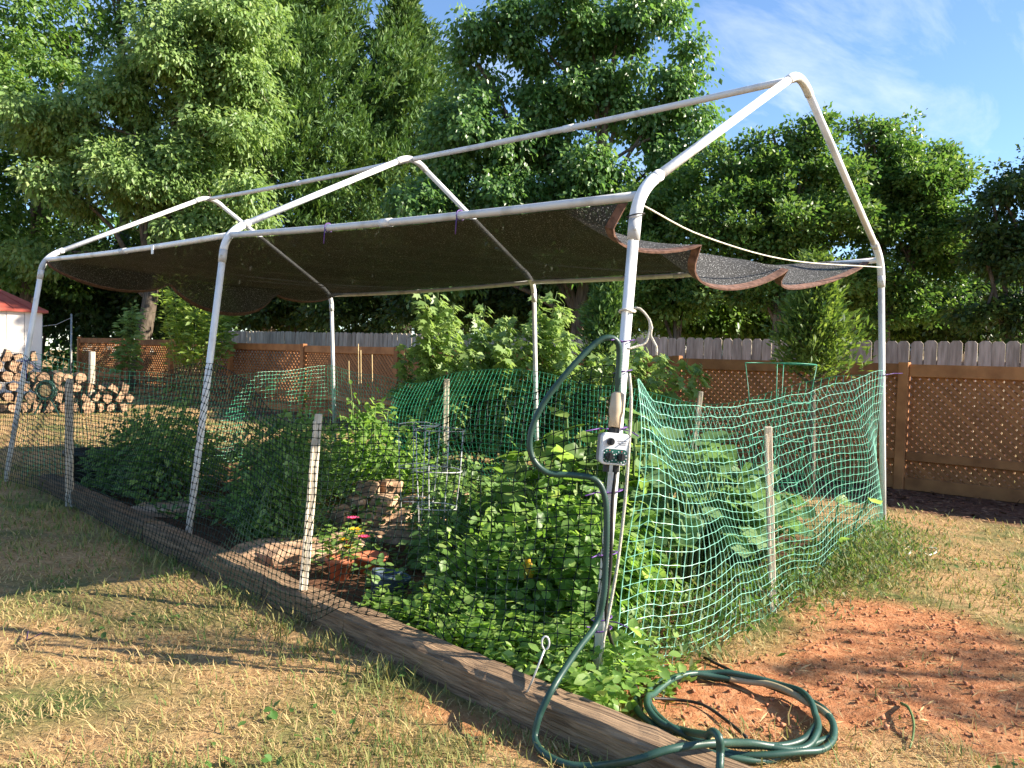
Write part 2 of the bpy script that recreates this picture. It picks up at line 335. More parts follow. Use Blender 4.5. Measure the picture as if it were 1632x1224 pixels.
# ------------------------------------------------------------------ ground
def axis(lo, hi, step, far):
    a = list(np.arange(lo, hi, step)); s = step; x = lo; L = []
    while x > -far: s *= 1.35; x -= s; L.append(x)
    s = step; x = a[-1]; Rr = []
    while x < far: s *= 1.35; x += s; Rr.append(x)
    return np.array(L[::-1]+a+Rr)
gx, gy = axis(-2.6, 4.2, .035, 260), axis(-1.9, 5.0, .035, 260)
XX, YY = np.meshgrid(gx, gy, indexing='ij'); nx, ny = XX.shape
ZZ = gz(XX, YY); idx = np.arange(nx*ny).reshape(nx, ny)
GF = np.stack([idx[:-1, :-1], idx[1:, :-1], idx[1:, 1:], idx[:-1, 1:]], -1).reshape(-1, 4)
g = obj('ground', np.stack([XX, YY, ZZ], -1).reshape(-1, 3), GF, M['ground'], smooth=True, pivot=(0, 0, 0)); g['kind'] = 'structure'
for nm, fn in (('clay', clay_mask), ('bed', bed_mask), ('mulch', mulch_mask)):
    a = g.data.attributes.new(nm, 'FLOAT', 'POINT'); a.data.foreach_set('value', fn(XX, YY).astype(np.float32).ravel())
def G(x, y): return float(gz(np.array([x]), np.array([y]))[0])
def ground_at(px, py):
    z = 0.
    for _ in range(4): p = on_z(px, py, z); z = G(p[0], p[1])
    return np.array([p[0], p[1], z])

# ------------------------------------------------------------------ canopy frame
W, L1, L2 = 3.0556, 3.0057, 3.0325; YS = [0, L1, L1+L2]
HT = {'A': 1.876, 'B': 1.9615, 'C': 1.985, 'D': 1.98, 'E': 1.953, 'F': 1.922}
PK = [2.774, 2.767, 2.791]
TOP = {k: np.array([0 if k in 'ABC' else W, YS['ABCDEF'.index(k) % 3], HT[k]]) for k in HT}
BASE = {'A': (-.1685, 0), 'B': (-.214, L1), 'C': (-.268, L1+L2), 'D': (W+.35, 0), 'E': (W+.16, L1), 'F': (W+.12, L1+L2)}
BASE = {k: np.array([v[0], v[1], G(*v)-.03]) for k, v in BASE.items()}
PEAK = [np.array([W/2, YS[i], PK[i]]) for i in range(3)]
fr = empty('canopy_frame', (W/2, L1, 0)); tag(fr, 'white pipe canopy frame with open gabled top standing over the garden', 'canopy frame')
RP = .0212
def leg_pt(k, z): b, t = BASE[k], TOP[k]; f = (z-b[2])/(t[2]-b[2]); return b+(t-b)*f
for i in range(3):
    for k in ('ABC'[i], 'DEF'[i]):
        t, b, p = TOP[k], BASE[k], PEAK[i]
        dl, dr = unit(b-t), unit(p-t)
        # the corner fitting bends from leg to rafter
        q0, q1 = t+dl*.12, t+dr*.15
        bend = [q0+(t-q0)*s*2*(1-s)+(q1-q0)*s*s if False else (1-s)**2*q0+2*s*(1-s)*t+s*s*q1 for s in np.linspace(0, 1, 12)]
        MB().tube([b, q0], RP, 14).build('leg', M['pipe'], fr, True)
        MB().tube(bend, RP*1.14, 14).build('corner_bend', M['pipe'], fr, True)
        ap = p-np.array([0, 0, .0]); e1 = p-dr*.16
        MB().tube([q1, e1], RP*.97, 14).build('rafter', M['pipe'], fr, True)
        MB().tube([t+dr*.135, t+dr*.18], RP*1.16, 14).build('sleeve', M['sleeve'], fr, True)
        MB().tube([t+dl*.11, t+dl*.19], RP*1.17, 14).build('sleeve', M['sleeve'], fr, True)
    for k in ('ABC'[i], 'DEF'[i]):
        for base_, v_ in ((TOP[k], unit(BASE[k]-TOP[k])*.15), (TOP[k], unit(PEAK[i]-TOP[k])*.16)):
            c_ = base_+v_-np.array([CF[0], CF[1], 0])*.024; MB().lathe(c_, [(.007, 0), (.007, .004), (.004, .006)], 8, (-CF[0], -CF[1], 0)).build('bolt', M['wire'], fr)
    a, d = unit(PEAK[i]-TOP['ABC'[i]]), unit(PEAK[i]-TOP['DEF'[i]]); p = PEAK[i]
    q0, q1 = p-a*.17, p-d*.17
    MB().tube([(1-s)**2*q0+2*s*(1-s)*(p+np.array([0, 0, .02]))+s*s*q1 for s in np.linspace(0, 1, 14)], RP*1.12, 14).build('peak_bend', M['pipe'], fr, True)
MIDP = {}
for i in range(3):
    for k in ('ABC'[i], 'DEF'[i]):
        t = TOP[k]; MIDP[k] = .25*(t+unit(BASE[k]-t)*.12)+.5*t+.25*(t+unit(PEAK[i]-t)*.15)
def pipe_run(a, b, r, sag=0., sleeves=(.5,)):
    n = 14; P = [a+(b-a)*t+np.array([0, 0, -sag*4*t*(1-t)]) for t in np.linspace(0, 1, n)]
    return P
for i in range(2):
    for nm, a, b, sg in (('ridge_pipe', PEAK[i], PEAK[i+1], .012), ('eave_pipe', MIDP['ABC'[i]], MIDP['ABC'[i+1]], .015), ('eave_pipe', MIDP['DEF'[i]], MIDP['DEF'[i+1]], .02)):
        off = np.array([0, 0, -.03 if nm == 'ridge_pipe' else 0]); a = a+off; b = b+off
        P = pipe_run(a, b, RP, sg); MB().tube(P, RP*.9, 12).build(nm, M['pipe'], fr, True)
        m = (P[6]+P[7])/2; u = unit(b-a)
        MB().tube([m-u*.04, m+u*.04], RP*1.06, 12).build('sleeve', M['sleeve'], fr, True)

# ------------------------------------------------------------------ shade cloth
def cloth():
    nu, nv = 97, 150
    att = [0, .65, 1.63, W]; attN = [0, 1.1, 2.25, W]
    V = np.zeros((nu, nv, 3)); us = np.linspace(0, W, nu)
    def scallop(x, A):
        k = min(max(int(np.searchsorted(A, x, 'right'))-1, 0), len(A)-2); t = (x-A[k])/(A[k+1]-A[k]); return k, t
    for i, x in enumerate(us):
        k, t = scallop(x, att); s = 1.55*t**.3*(1-t)**.75; asym = 1.
        kn, tn = scallop(x, attN); sn = (4*tn*(1-tn))**.6
        for j in range(nv):
            v = j/(nv-1); y = .06+v*(YS[2]-.1)
            f = x/W
            iy = 0 if y < L1 else 1; fy = (y-YS[iy])/(YS[iy+1]-YS[iy])
            ZM = lambda q: MIDP[q][2]; sgp = .015*4*fy*(1-fy); zn = ZM('ABC'[iy])*(1-fy)+ZM('ABC'[iy+1])*fy-sgp; zf = ZM('DEF'[iy])*(1-fy)+ZM('DEF'[iy+1])*fy-sgp
            z = zn*(1-f)+zf*f-.026*(1-f)+.026*f-.07*4*f*(1-f)*(1+.4*math.sin(y*2.1))
            z += .012*math.sin(y*9+x*3)*4*f*(1-f)
            # south edge: folded over and hanging between the tie points
            amp = (.12, .2, .15)[k]
            e = max(0., 1-v/.055)
            z -= s*amp*asym*e**1.3*(.9 if k else 1); yy = y+s*.30*e*(1-.62*e)*1.0
            if k == 0: yy += .02*s*e
            if e > 0: z += (0. if s > 0 else 0.)
            # north edge
            e2 = max(0., 1-(1-v)/.06); z -= sn*(.15, .28, .1)[kn]*e2**1.2; yy -= sn*.22*e2*(1-.6*e2)
            # cord sag at the tie points themselves
            z -= .075*math.sin(PI*f)**.5*e
            V[i, j] = (.012+x*(1-.012/W), yy, z)
    idx = np.arange(nu*nv).reshape(nu, nv)
    F = np.stack([idx[:-1, :-1], idx[1:, :-1], idx[1:, 1:], idx[:-1, 1:]], -1).reshape(-1, 4)
    c = obj('shade_cloth', V.reshape(-1, 3), F, M['cloth'], smooth=True); tag(c, 'black woven shade cloth stretched flat between the eaves with drooping scalloped ends', 'shade cloth')
    for j, name in ((0, 'hem'), (nv-1, 'hem')):
        a = V[:, j]; dirv = unit(V[:, 1]-V[:, 0]) if j == 0 else unit(V[:, -2]-V[:, -1])
        n_ = np.cross(dirv, np.gradient(a, axis=0)); n_ = unit(n_)*.004
        ripple = (.002*np.sin(np.arange(nu)*2.1))[:, None]
        A = a-dirv*.01+n_*1.2; B = a+dirv*.032+n_+n_*ripple*80
        A2 = a-dirv*.01-n_*1.2; B2 = a+dirv*.032-n_
        Vh = np.stack([A, B, B2, A2], 1).reshape(-1, 3); Fh = []
        for i in range(nu-1):
            for q in range(4): Fh.append((i*4+q, i*4+(q+1) % 4, (i+1)*4+(q+1) % 4, (i+1)*4+q))
        o = obj(name, Vh, Fh, M['hem'], c)
    return V
CV = cloth()
# cord along the south end
cp = [TOP['A']+np.array([.02, -.01, -.05]), np.array([.65, .045, 1.795]), np.array([1.63, .045, 1.805]), TOP['D']+np.array([-.02, -.01, -.06])]
tag(MB().tube(smooth_path(cp, .1), .0035, 6).build('cord', M['rope'], None, True), 'thin pale cord strung under the gable holding up the cloth edge', 'cord')

# ------------------------------------------------------------------ netting
def net(name, label, Pfn, nc, nr, mat, r=.0016, seed=1, knot=2.1):
    """Pfn(s, t) -> (n,3); strands are 3-sided tubes, thicker at the crossings"""
    rng = np.random.default_rng(seed)
    sub = 2
    def strands(A, nodes):
        # A: (lines, pts, 3)
        Lc, m, _ = A.shape
        T = np.gradient(A, axis=1); T = unit(T)
        ref = np.array([.31, .52, .79]); U = unit(np.cross(T, ref)); Vv = np.cross(T, U)
        rr = np.where(np.arange(m) % sub == 0, r*knot, r)[None, :, None]
        ring = [A+rr*(math.cos(a)*U+math.sin(a)*Vv) for a in (0, 2*PI/3, 4*PI/3)]
        V = np.stack(ring, 2)                                         # lines, m, 3, 3
        base = (np.arange(Lc)[:, None]*m+np.arange(m-1)[None, :])*3
        F = [np.stack([base+k, base+(k+1) % 3, base+3+(k+1) % 3, base+3+k], -1).reshape(-1, 4) for k in range(3)]
        return V.reshape(-1, 3), np.concatenate(F)
    S = np.linspace(0, 1, nc*sub+1); T = np.linspace(0, 1, nr*sub+1)
    js = rng.normal(0, .05/nc, (nr+1, nc+1)); jt = rng.normal(0, .05/nr, (nr+1, nc+1))
    def grid(si, ti):
        return Pfn(si, ti)
    # node positions with jitter, strands run node - midpoint - node
    s0, t0 = np.meshgrid(np.arange(nc+1)/nc, np.arange(nr+1)/nr)
    N = Pfn((s0+js).ravel(), (t0+jt).ravel()).reshape(nr+1, nc+1, 3)
    def withmid(A):
        m = A.shape[1]; B = np.zeros((A.shape[0], 2*m-1, 3)); B[:, ::2] = A; B[:, 1::2] = (A[:, :-1]+A[:, 1:])/2
        return B
    V1, F1 = strands(withmid(N), None); V2, F2 = strands(withmid(N.transpose(1, 0, 2)), None)
    o = obj(name, np.concatenate([V1, V2]), np.concatenate([F1, F2+len(V1)]), mat); tag(o, label, 'net'); return o
def interp(x, pts):
    P = np.array(sorted(pts)); out = []
    # smooth (cosine) interpolation through control points
    i = np.clip(np.searchsorted(P[:, 0], x, 'right')-1, 0, len(P)-2)
    t = np.clip((x-P[i, 0])/(P[i+1, 0]-P[i, 0]), 0, 1); t2 = t*t*(3-2*t)
    return P[i, 1]*(1-t2)+P[i+1, 1]*t2
# near long side: y from 7.4 down to 0
tops = [(7.6, 1.02), (6.04, 1.15), (5.5, 1.05), (4.87, .985), (4.0, .98), (3.0, 1.14), (2.4, 1.07), (1.5, .88), (.9, .93), (.4, 1.06), (0, 1.2), (-.1, 1.2)]
topx = [(7.6, -.22), (6.04, -.155), (4.87, -.27), (3.0, -.13), (1.5, -.47), (.7, -.24), (0, -.125), (-.1, -.125)]
botx = [(7.6, -.3), (6.04, -.33), (5, -.29), (3, -.43), (1.5, -.55), (.95, -.57), (.55, -.45), (.2, -.33), (0, -.21), (-.1, -.2)]
botz = [(7.6, .05), (5, .05), (1.3, .03), (.95, .16), (.6, .15), (.45, .03), (-.1, .02)]
def near_net(s, t):
    t = np.clip(t, 0, 1)
    y = 7.4*(1-s)+.006*np.sin(t*20+s*60); zt = interp(y, tops); zb = interp(y, botz)+gz(interp(y, botx), y)
    xt, xb = interp(y, topx), interp(y, botx)
    x = xt*t+xb*(1-t)+.025*np.sin(y*3.1+t*4)*np.sin(t*PI)+.012*np.sin(y*11+t*9)*np.sin(t*PI)
    z = zb+(zt-zb)*t+.012*np.sin(y*5+t*7)*t
    return np.stack([x, y+.05*t*np.sin(y*2.2), z], -1)
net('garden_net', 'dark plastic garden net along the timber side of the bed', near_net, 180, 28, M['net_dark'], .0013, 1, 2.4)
gp = [on_y(*q, 0) for q in ((1000, 600), (1035, 640), (1070, 645), (1150, 648), (1200, 641), (1260, 628), (1330, 610), (1400, 590))]
gtop = [(p[0], p[2]) for p in gp]; gtop[0] = (gp[0][0], gp[0][2])
def gable_net(s, t):
    s = np.clip(s, 0, 1); t = np.clip(t, 0, 1)
    xt = .0+3.16*s**1.45; xb = -.12+3.42*s
    zt = interp(xt, gtop); tt = t
    x = xt*t**.9+xb*(1-t**.9); zb = gz(xb, 0*xb-.08)-.005+.02*np.sin(s*30)
    bulge = np.sin(PI*np.clip(t, 0, 1))**.8*(.10*np.sin(s*PI)+.05*np.sin(s*9+1))+(1-t)*.10*np.sin(np.clip(s*1.6, 0, 1)*PI)
    y = -.03-bulge+.03*np.sin(s*17+t*5)*np.sin(PI*t)
    z = zb+(zt-zb)*t-.03*np.sin(s*11+t*6)*np.sin(PI*t)
    return np.stack([x, y, z], -1)
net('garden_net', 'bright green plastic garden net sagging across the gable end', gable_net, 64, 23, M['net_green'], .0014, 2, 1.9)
ftop = [(-.05, 1.2), (1.15, .95), (2.2, 1.02), (3.0, 1.14), (3.9, 1.1), (4.6, .96), (5.2, 1.0), (6.04, 1.12), (6.2, 1.12)]
def far_net(s, t):
    t = np.clip(t, 0, 1)
    y = 6.04*(1-s); zt = interp(y, ftop); zb = gz(0*y+3.1, y)+.02
    sag = np.sin(PI*t)*(.16+.12*np.sin(y*1.9))
    x = 3.06+.1*(1-t)-sag+.03*np.sin(y*7+t*5)*np.sin(PI*t); z = zb+(zt-zb)*t**1.15+.02*np.sin(y*4)*t
    return np.stack([x, y+.08*np.sin(y*1.5)*t, z], -1)
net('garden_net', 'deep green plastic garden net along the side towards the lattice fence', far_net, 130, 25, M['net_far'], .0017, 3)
ntop = [(-.1, 1.15), (.8, 1.0), (1.6, .95), (2.4, 1.02), (3.1, 1.1)]
def north_net(s, t):
    t = np.clip(t, 0, 1)
    x = -.12+3.2*s; zt = interp(x, ntop); zb = gz(x, 0*x+6.1)+.02
    y = 6.1+.08*np.sin(x*3)*np.sin(PI*t)+.05*np.sin(x*9+t*4)*np.sin(PI*t)
    return np.stack([x, y, zb+(zt-zb)*t], -1)
net('garden_net', 'green plastic garden net across the end towards the woodpile', north_net, 70, 24, M['net_far'], .0016, 4)

# ------------------------------------------------------------------ stakes
def stake(label, b, t, w=.035, th=.02, group='wooden net stakes', mat='stake'):
    b = np.array(b, float); t = np.array(t, float); u = unit(t-b); s = np.cross(u, unit(np.array([CF[0], CF[1], 0]))); s = unit(s); n = np.cross(s, u)
    L = np.linalg.norm(t-b); mb = MB(); R = np.stack([s, n, u], 1)
    mb.box((b+t)/2, (w, th, L), R, .003)
    mb.box((b+t)/2+s*w*.38-n*.012-u*.02, (w*.35, th*.8, L*.97), R, .002)
    o = mb.build('wooden_stake', M[mat], None, pivot=b); tag(o, label, 'stake', group); return o
p = ground_at(480, 978); q = at(508, 660, 3.82)
stake('tall leaning wooden stake beside the flower pots holding up the dark net', p-np.array([0, 0, .06]), q)
p = ground_at(112, 808); stake('upright wooden stake by the dark planter between two canopy legs', p-np.array([0, 0, .06]), at(111, 604, 6.15), .05)
p = on_y(1233, 962, -.1); stake('wooden stake in the middle of the bright gable net', [p[0], p[1], G(p[0], p[1])-.05], on_y(1224, 680, -.1), .035)
stake('round-topped wooden stake rising from the deep green net behind the wire cages', [3.0, 4.02, .0], on_x(712, 604, 3.0), .05, .04)
stake('thin wooden stake at the fence side behind the squash leaves', [3.0, 1.35, 0], on_x(1117, 624, 3.0), .035)

# ------------------------------------------------------------------ edging timbers
def timber(label, y0, y1, h=.14, z0=-.02, w=.135):
    n = 30; mb = MB(); rng = np.random.default_rng(int(y0*10)+50); sec = [(0, 0), (0, h-.02), (.018, h), (w-.02, h), (w, h-.02), (w, 0)]; V = []
    for i in range(n):
        y = y0+(y1-y0)*i/(n-1); x0 = timber_x(y)
        for a, b in sec: V.append((x0+a+rng.normal(0, .0022), y, z0+b+rng.normal(0, .0022)+.009*max(0, y-1)))
    k = len(sec); F = [(i*k+j, i*k+j+1, (i+1)*k+j+1, (i+1)*k+j) for i in range(n-1) for j in range(k-1)]
    F += [tuple(range(k-1, -1, -1)), tuple((n-1)*k+j for j in range(k))]
    # long drying cracks: thin grooves set proud on the top edge would show; keep them in the grain
    o = mb.add(V, F).build('landscape_timber', M['timber'], None); tag(o, label, 'timber', 'edging timbers'); return o
timber('brown landscape timber under the hose at the canopy corner', -1.05, 1.05)
timber('weathered landscape timber behind the leaning stake', 1.058, 3.3, z0=-.03)
timber('landscape timber edging the shaded end of the bed', 3.308, 5.55, z0=-.03)

# ------------------------------------------------------------------ lattice fence
FX = 6.45
PY = [-4.65, -1.97, .71, 3.39, 6.06, 8.73, 11.45, 14.1, 16.75, 19.4, 22.05]
def fz(y): return .009*max(0, y-1.5)
lf = empty('lattice_fence', (FX, 6, 0)); tag(lf, 'low brown lattice fence with top rail and square posts behind the garden', 'fence')
unitbox = MB().box((0, 0, 0), (1, 1, 1)); ub_me = None
def shared(me_name, V, F, mat):
    me = bpy.data.meshes.new(me_name); me.from_pydata([tuple(v) for v in V], [], F); me.update(); me.materials.append(mat); return me
slat_me = shared('slat', np.concatenate(unitbox.V), unitbox.F, M['lattice'])
def place(name, me, parent, loc, rot=(0, 0, 0), scale=(1, 1, 1)):
    o = bpy.data.objects.new(name, me); col.objects.link(o); o.parent = parent
    o.location = np.array(loc)-origin[parent.name]; o.rotation_euler = rot; o.scale = scale; return o
rest = MB(); nsl = 0
indiv = {2, 1, 5}
for i, y in enumerate(PY):
    z = fz(y)
    MB().box((FX-.005, y, z+.66), (.1, .1, 1.36), None, .006).build('post', M['lattice'], lf)
    if i+1 == len(PY): break
    y2 = PY[i+1]; zb = fz((y+y2)/2); ym, Ln = (y+y2)/2, y2-y-.1
    MB().box((FX, ym, zb+1.255), (.05, Ln-.004, .13), None, .004).build('top_rail', M['lattice'], lf)
    MB().box((FX-.01, ym, zb+.36), (.045, Ln-.004, .09), None, .004).build('mid_rail', M['lattice'], lf)
    MB().box((FX-.005, ym, zb+.07), (.04, Ln-.004, .13), None, .004).build('bottom_board', M['lattice'], lf)
    a, b, lo, hi = y+.05, y2-.05, zb+.13, zb+1.2
    pitch = .084 if i < 6 else .11
    for lay, sgn in ((0, 1), (1, -1)):
        c = (a-hi if sgn == 1 else a+lo); end = (b-lo if sgn == 1 else b+hi)
        c += pitch*.4
        while c < end:
            # y = c + sgn*z
            if sgn == 1: z0, z1 = max(lo, a-c), min(hi, b-c)
            else: z0, z1 = max(lo, c-b), min(hi, c-a)
            if z1-z0 > .03:
                yc = c+sgn*(z0+z1)/2; zc = (z0+z1)/2; Ls = (z1-z0)*math.sqrt(2)+.0
                x = FX+.022+lay*(.0095 if i < 6 else .0155); w = .0405 if i < 6 else .03; tk = .009 if i < 6 else .015
                if i in indiv: place('slat', slat_me, lf, (x, yc, zc), (-sgn*PI/4, 0, 0), (.009, w, Ls)); nsl += 1
                else:
                    th = -sgn*PI/4; R = np.array([[1, 0, 0], [0, math.cos(th), -math.sin(th)], [0, math.sin(th), math.cos(th)]])
                    rest.box((x, yc, zc), (tk, w, Ls), R)
            c += pitch
tag(rest.build('slats', M['lattice'], lf), kind='stuff')

# ------------------------------------------------------------------ picket fence
PX = 7.85
pf = empty('picket_fence', (PX, 6, -.2)); tag(pf, 'grey weathered dog-ear picket fence standing behind the lattice', 'fence')
w2, hh, th2, ear = .066, 1.83, .009, .03
prof = [(-w2, 0), (w2, 0), (w2, hh-ear), (w2-ear, hh), (-w2+ear, hh), (-w2, hh-ear)]
pv = [(s*th2, a, b) for s in (-1, 1) for a, b in prof]; pF = [tuple(range(5, -1, -1)), tuple(range(6, 12))]+[(k, (k+1) % 6, 6+(k+1) % 6, 6+k) for k in range(6)]
pk_me = shared('picket', pv, pF, M['picket'])
rg = random.Random(3); y = -4.5
while y < 17.3:
    place('picket', pk_me, pf, (PX+rg.uniform(-.004, .004), y, -.21+.009*max(0, y-1.5)+rg.uniform(-.008, .008)), (rg.uniform(-.006, .006), 0, rg.uniform(-.03, .03)), (1, rg.uniform(.96, 1.02), 1)); y += .1435
for zz in (.25, .85, 1.4): MB().box((PX+.035, 6.4, zz-.05), (.04, 21.9, .09)).build('rail', M['picket'], pf)
for yy in np.arange(-4.4, 17.4, 2.44): MB().box((PX+.1, yy, .6), (.09, .09, 1.75)).build('post', M['picket'], pf)

# ------------------------------------------------------------------ trees
def lobe_pts(rng, lobes, d, n, shell=.45, nbough=110, bflat=.8):
    """lobes: (px, py, rx, ry[, depth offset]) in photo pixels at depth d -> n points"""
    C = np.array([at(l[0], l[1], d+(l[4] if len(l) > 4 else 0)) for l in lobes])
    sc = d/FPX; rx = np.array([l[2] for l in lobes])*sc; rz = np.array([l[3] for l in lobes])*sc; rd = (rx+rz)*.5
    # every lobe breaks up into smaller boughs with dark gaps between them
    A = rx*rz; nb = np.maximum(4, (nbough*A/A.sum()).astype(int)); pk = np.repeat(np.arange(len(lobes)), nb); m = len(pk)
    bd = unit(rng.normal(size=(m, 3))); br = rng.uniform(.3, .95, m)
    hR = unit(np.array([CR[0], CR[1], 0])); hF = unit(np.array([CF[0], CF[1], 0]))
    BC = C[pk]+(bd[:, 0]*rx[pk]*br)[:, None]*hR+(bd[:, 1]*rd[pk]*br)[:, None]*hF+(bd[:, 2]*rz[pk]*br)[:, None]*np.array([0, 0, 1.])
    bs = np.sqrt(rx*rz)[pk]*rng.uniform(.22, .46, m)
    k = rng.choice(m, n, p=bs**2/np.sum(bs**2)); dirv = unit(rng.normal(size=(n, 3))); dirv[:, 2] = dirv[:, 2]*.8+.15; rr = rng.uniform(shell**3, 1, n)**(1/3)
    P = BC[k]+dirv*(bs[k]*rr)[:, None]*np.array([1.05, 1.05, bflat])
    return P, C, pk[k], unit(dirv+.5*bd[k])
def limb(mb, a, b, r0, r1, rng, n=6, wob=.06, sides=6):
    t = np.linspace(0, 1, n)[:, None]; L = np.linalg.norm(b-a)
    P = a+(b-a)*t+np.cumsum(rng.normal(0, wob*L/n, (n, 3)), 0)*np.sin(t*PI)+np.array([0, 0, 1.])*L*.08*np.sin(t*PI)
    mb.tube(P, np.linspace(r0, r1, n), sides); return P
def tree(name, label, px, d, lobes, lm, nclump, per, size, cr, seed, trunk_r=.16, tpl=RH, droop=.5, width=1., group='trees behind the fences', shell=.45, basez=-.25, up=.25, flat=.6, cat='tree', nbranch=40, nbough=110, bflat=.8):
    rng = np.random.default_rng(seed)
    P, C, k, dv = lobe_pts(rng, lobes, d, nclump, shell, nbough, bflat)
    b = at(px, 590, d); b[2] = basez+.009*max(0, b[1]-1.5)
    root = empty(name, b); tag(root, label, cat, group)
    mb = MB(); top = C[np.argmax(C[:, 2])]; mid = C.mean(0); zc = mid[2]
    spine = limb(mb, b, np.array([b[0]*.35+top[0]*.65, b[1]*.35+top[1]*.65, top[2]]), trunk_r, trunk_r*.15, rng, 10, .05, 9)
    for c in C:
        j = rng.integers(2, 7); limb(mb, spine[j], c, trunk_r*(1-j/10)*.55, .02, rng, 7)
    for j in rng.choice(nclump, min(nbranch, nclump), replace=False):
        limb(mb, C[k[j]], P[j], .022, .006, rng, 5, .08, 4)
    mb.build('trunk', M['bark'], root, True)
    n = nclump*per; ci = np.repeat(np.arange(nclump), per)
    csz = rng.uniform(.6, 1.3, nclump)*cr
    off = rng.normal(size=(n, 3)); off = unit(off)*(rng.uniform(0, 1, n)**.5)[:, None]*csz[ci][:, None]*np.array([1, 1, flat])
    pos = P[ci]+off
    D = unit(off)*.6+dv[ci]*.35+rng.normal(0, .45, (n, 3))+np.array([0, 0, -droop])
    N = rng.normal(0, .42, (n, 3))+np.array([0, 0, .35])+dv[ci]*up+SUNV*.55
    S = size*np.clip(rng.lognormal(-.06, .28, n), .45, 1.5)
    V, F, m = leaves(pos, D, N, S, tpl, rng, width)
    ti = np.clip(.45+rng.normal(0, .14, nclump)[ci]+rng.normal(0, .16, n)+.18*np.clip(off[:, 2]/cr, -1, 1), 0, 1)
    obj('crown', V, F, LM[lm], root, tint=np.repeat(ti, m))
    return root
def conifer(name, label, px, d, tip_y, halfw, base_y, seed, n=2600, lm='cypress', spray=(.16, 22), group='trees behind the fences', basez=-.2, lean=0.):
    rng = np.random.default_rng(seed); b = at(px, 590, d); b[2] = basez+.009*max(0, b[1]-1.5)
    tip = at(px+lean, tip_y, d); Ht = tip[2]-b[2]; Rm = halfw*d/FPX
    root = empty(name, b); tag(root, label, 'tree', group)
    z0 = max(.02, (at(px, base_y, d)[2]-b[2])/Ht)
    t = rng.uniform(0, 1, n)**.85; h = z0+(1-z0)*t
    ang = rng.uniform(0, 2*PI, n); prof = (1-t)**.92*(.55+.8*vnoise(t*11, ang*1.3, seed))
    ln = Rm*prof*rng.uniform(.45, 1.08, n)*(.75+.5*vnoise(ang*2.2, t*9, seed+3))+.05
    ax = b+(tip-b)*h[:, None]
    o3 = np.stack([np.cos(ang), np.sin(ang), np.zeros(n)], -1)
    end = ax+o3*ln[:, None]; end[:, 2] += ln*rng.uniform(.1, .6, n)
    mb = MB(); mb.tube([b+(tip-b)*s for s in np.linspace(0, .97, 8)], np.linspace(.022*Ht, .006, 8), 8)
    for j in rng.choice(n, 90, replace=False): mb.tube([ax[j]-np.array([0, 0, .1]), (ax[j]+end[j])/2-np.array([0, 0, .05]), end[j]], [.02, .012, .004], 4, False)
    mb.build('trunk', M['bark'], root, True)
    sz, per = spray; m = n*per; ci = np.repeat(np.arange(n), per); u = rng.uniform(0, 1, m)
    bl = np.minimum(ln[ci], .75)*u
    dirb = unit(end-ax); pos = end[ci]-dirb[ci]*bl[:, None]+rng.normal(0, .055, (m, 3))*(.6+u[:, None])
    D = dirb[ci]*.8+rng.normal(0, .5, (m, 3))+np.array([0, 0, .45]); N = rng.normal(size=(m, 3))+np.array([0, 0, .5])
    V, F, k = leaves(pos, D, N, sz*rng.uniform(.6, 1.3, m), NEEDLE, rng, 1.3)
    ti = np.clip(.42+rng.normal(0, .15, n)[ci]+rng.normal(0, .14, m), 0, 1)
    obj('crown', V, F, LM[lm], root, tint=np.repeat(ti, k)); return root

tree('broadleaf_tree', 'dark broadleaf tree whose branches overhang the red roofed shed', 30, 23,
     [(20, 60, 120, 110), (60, 230, 130, 130), (-80, 330, 150, 150), (40, 400, 120, 90), (150, 70, 90, 80, 2), (-120, 120, 130, 150)], 'broad', 1700, 30, .16, .43, 11, .26, nbough=130)
tree('broadleaf_tree', 'big pale leaved broadleaf tree rising behind the far canopy leg', 215, 20.3,
     [(110, 190, 90, 85), (210, 150, 80, 80), (300, 95, 90, 100), (370, 40, 85, 90), (330, 210, 100, 80), (230, 290, 120, 80), (110, 300, 80, 60), (400, 130, 60, 70), (340, 330, 110, 70), (90, 400, 70, 60, 1)], 'pale', 2700, 30, .145, .36, 12, .22, droop=.8, width=.8, nbough=170, nbranch=140, bflat=.9, flat=.7, up=.4)
tree('broadleaf_tree', 'tall bare trunked tree poking above the pale leaved tree', 196, 26,
     [(170, -60, 130, 70), (300, -40, 120, 80), (120, 40, 60, 50), (250, 40, 100, 60)], 'broad', 420, 34, .19, .5, 13, .22)
conifer('cypress_tree', 'broad leyland cypress half hidden behind the pale leaved tree', 425, 25, -190, 230, 520, 21, 3600, spray=(.2, 22))
conifer('cypress_tree', 'tall leyland cypress between the pale tree and the pointed cypress', 505, 26, -170, 270, 520, 22, 3800, spray=(.2, 22))
conifer('cypress_tree', 'pointed leyland cypress with its tip against the sky', 645, 26.5, -30, 230, 520, 23, 3600, spray=(.2, 22))
tree('gum_tree', 'tall sweetgum tree with hanging leaves in front of the sky', 905, 16.5,
     [(765, 105, 55, 85), (735, 60, 22, 50), (850, 60, 60, 80), (935, 45, 75, 85), (1020, 45, 60, 80), (1075, 140, 60, 75), (960, 170, 95, 80), (850, 200, 95, 80), (760, 230, 80, 90), (1060, 250, 65, 65), (930, 320, 100, 80), (810, 350, 90, 80), (700, 330, 70, 90), (1110, 200, 40, 55), (700, 430, 80, 60), (900, 420, 90, 50), (1010, 410, 80, 50)], 'gum', 3600, 28, .108, .29, 14, .16, droop=1.0, width=1.15, nbough=230, nbranch=90, bflat=1.05, flat=.95, up=.4)
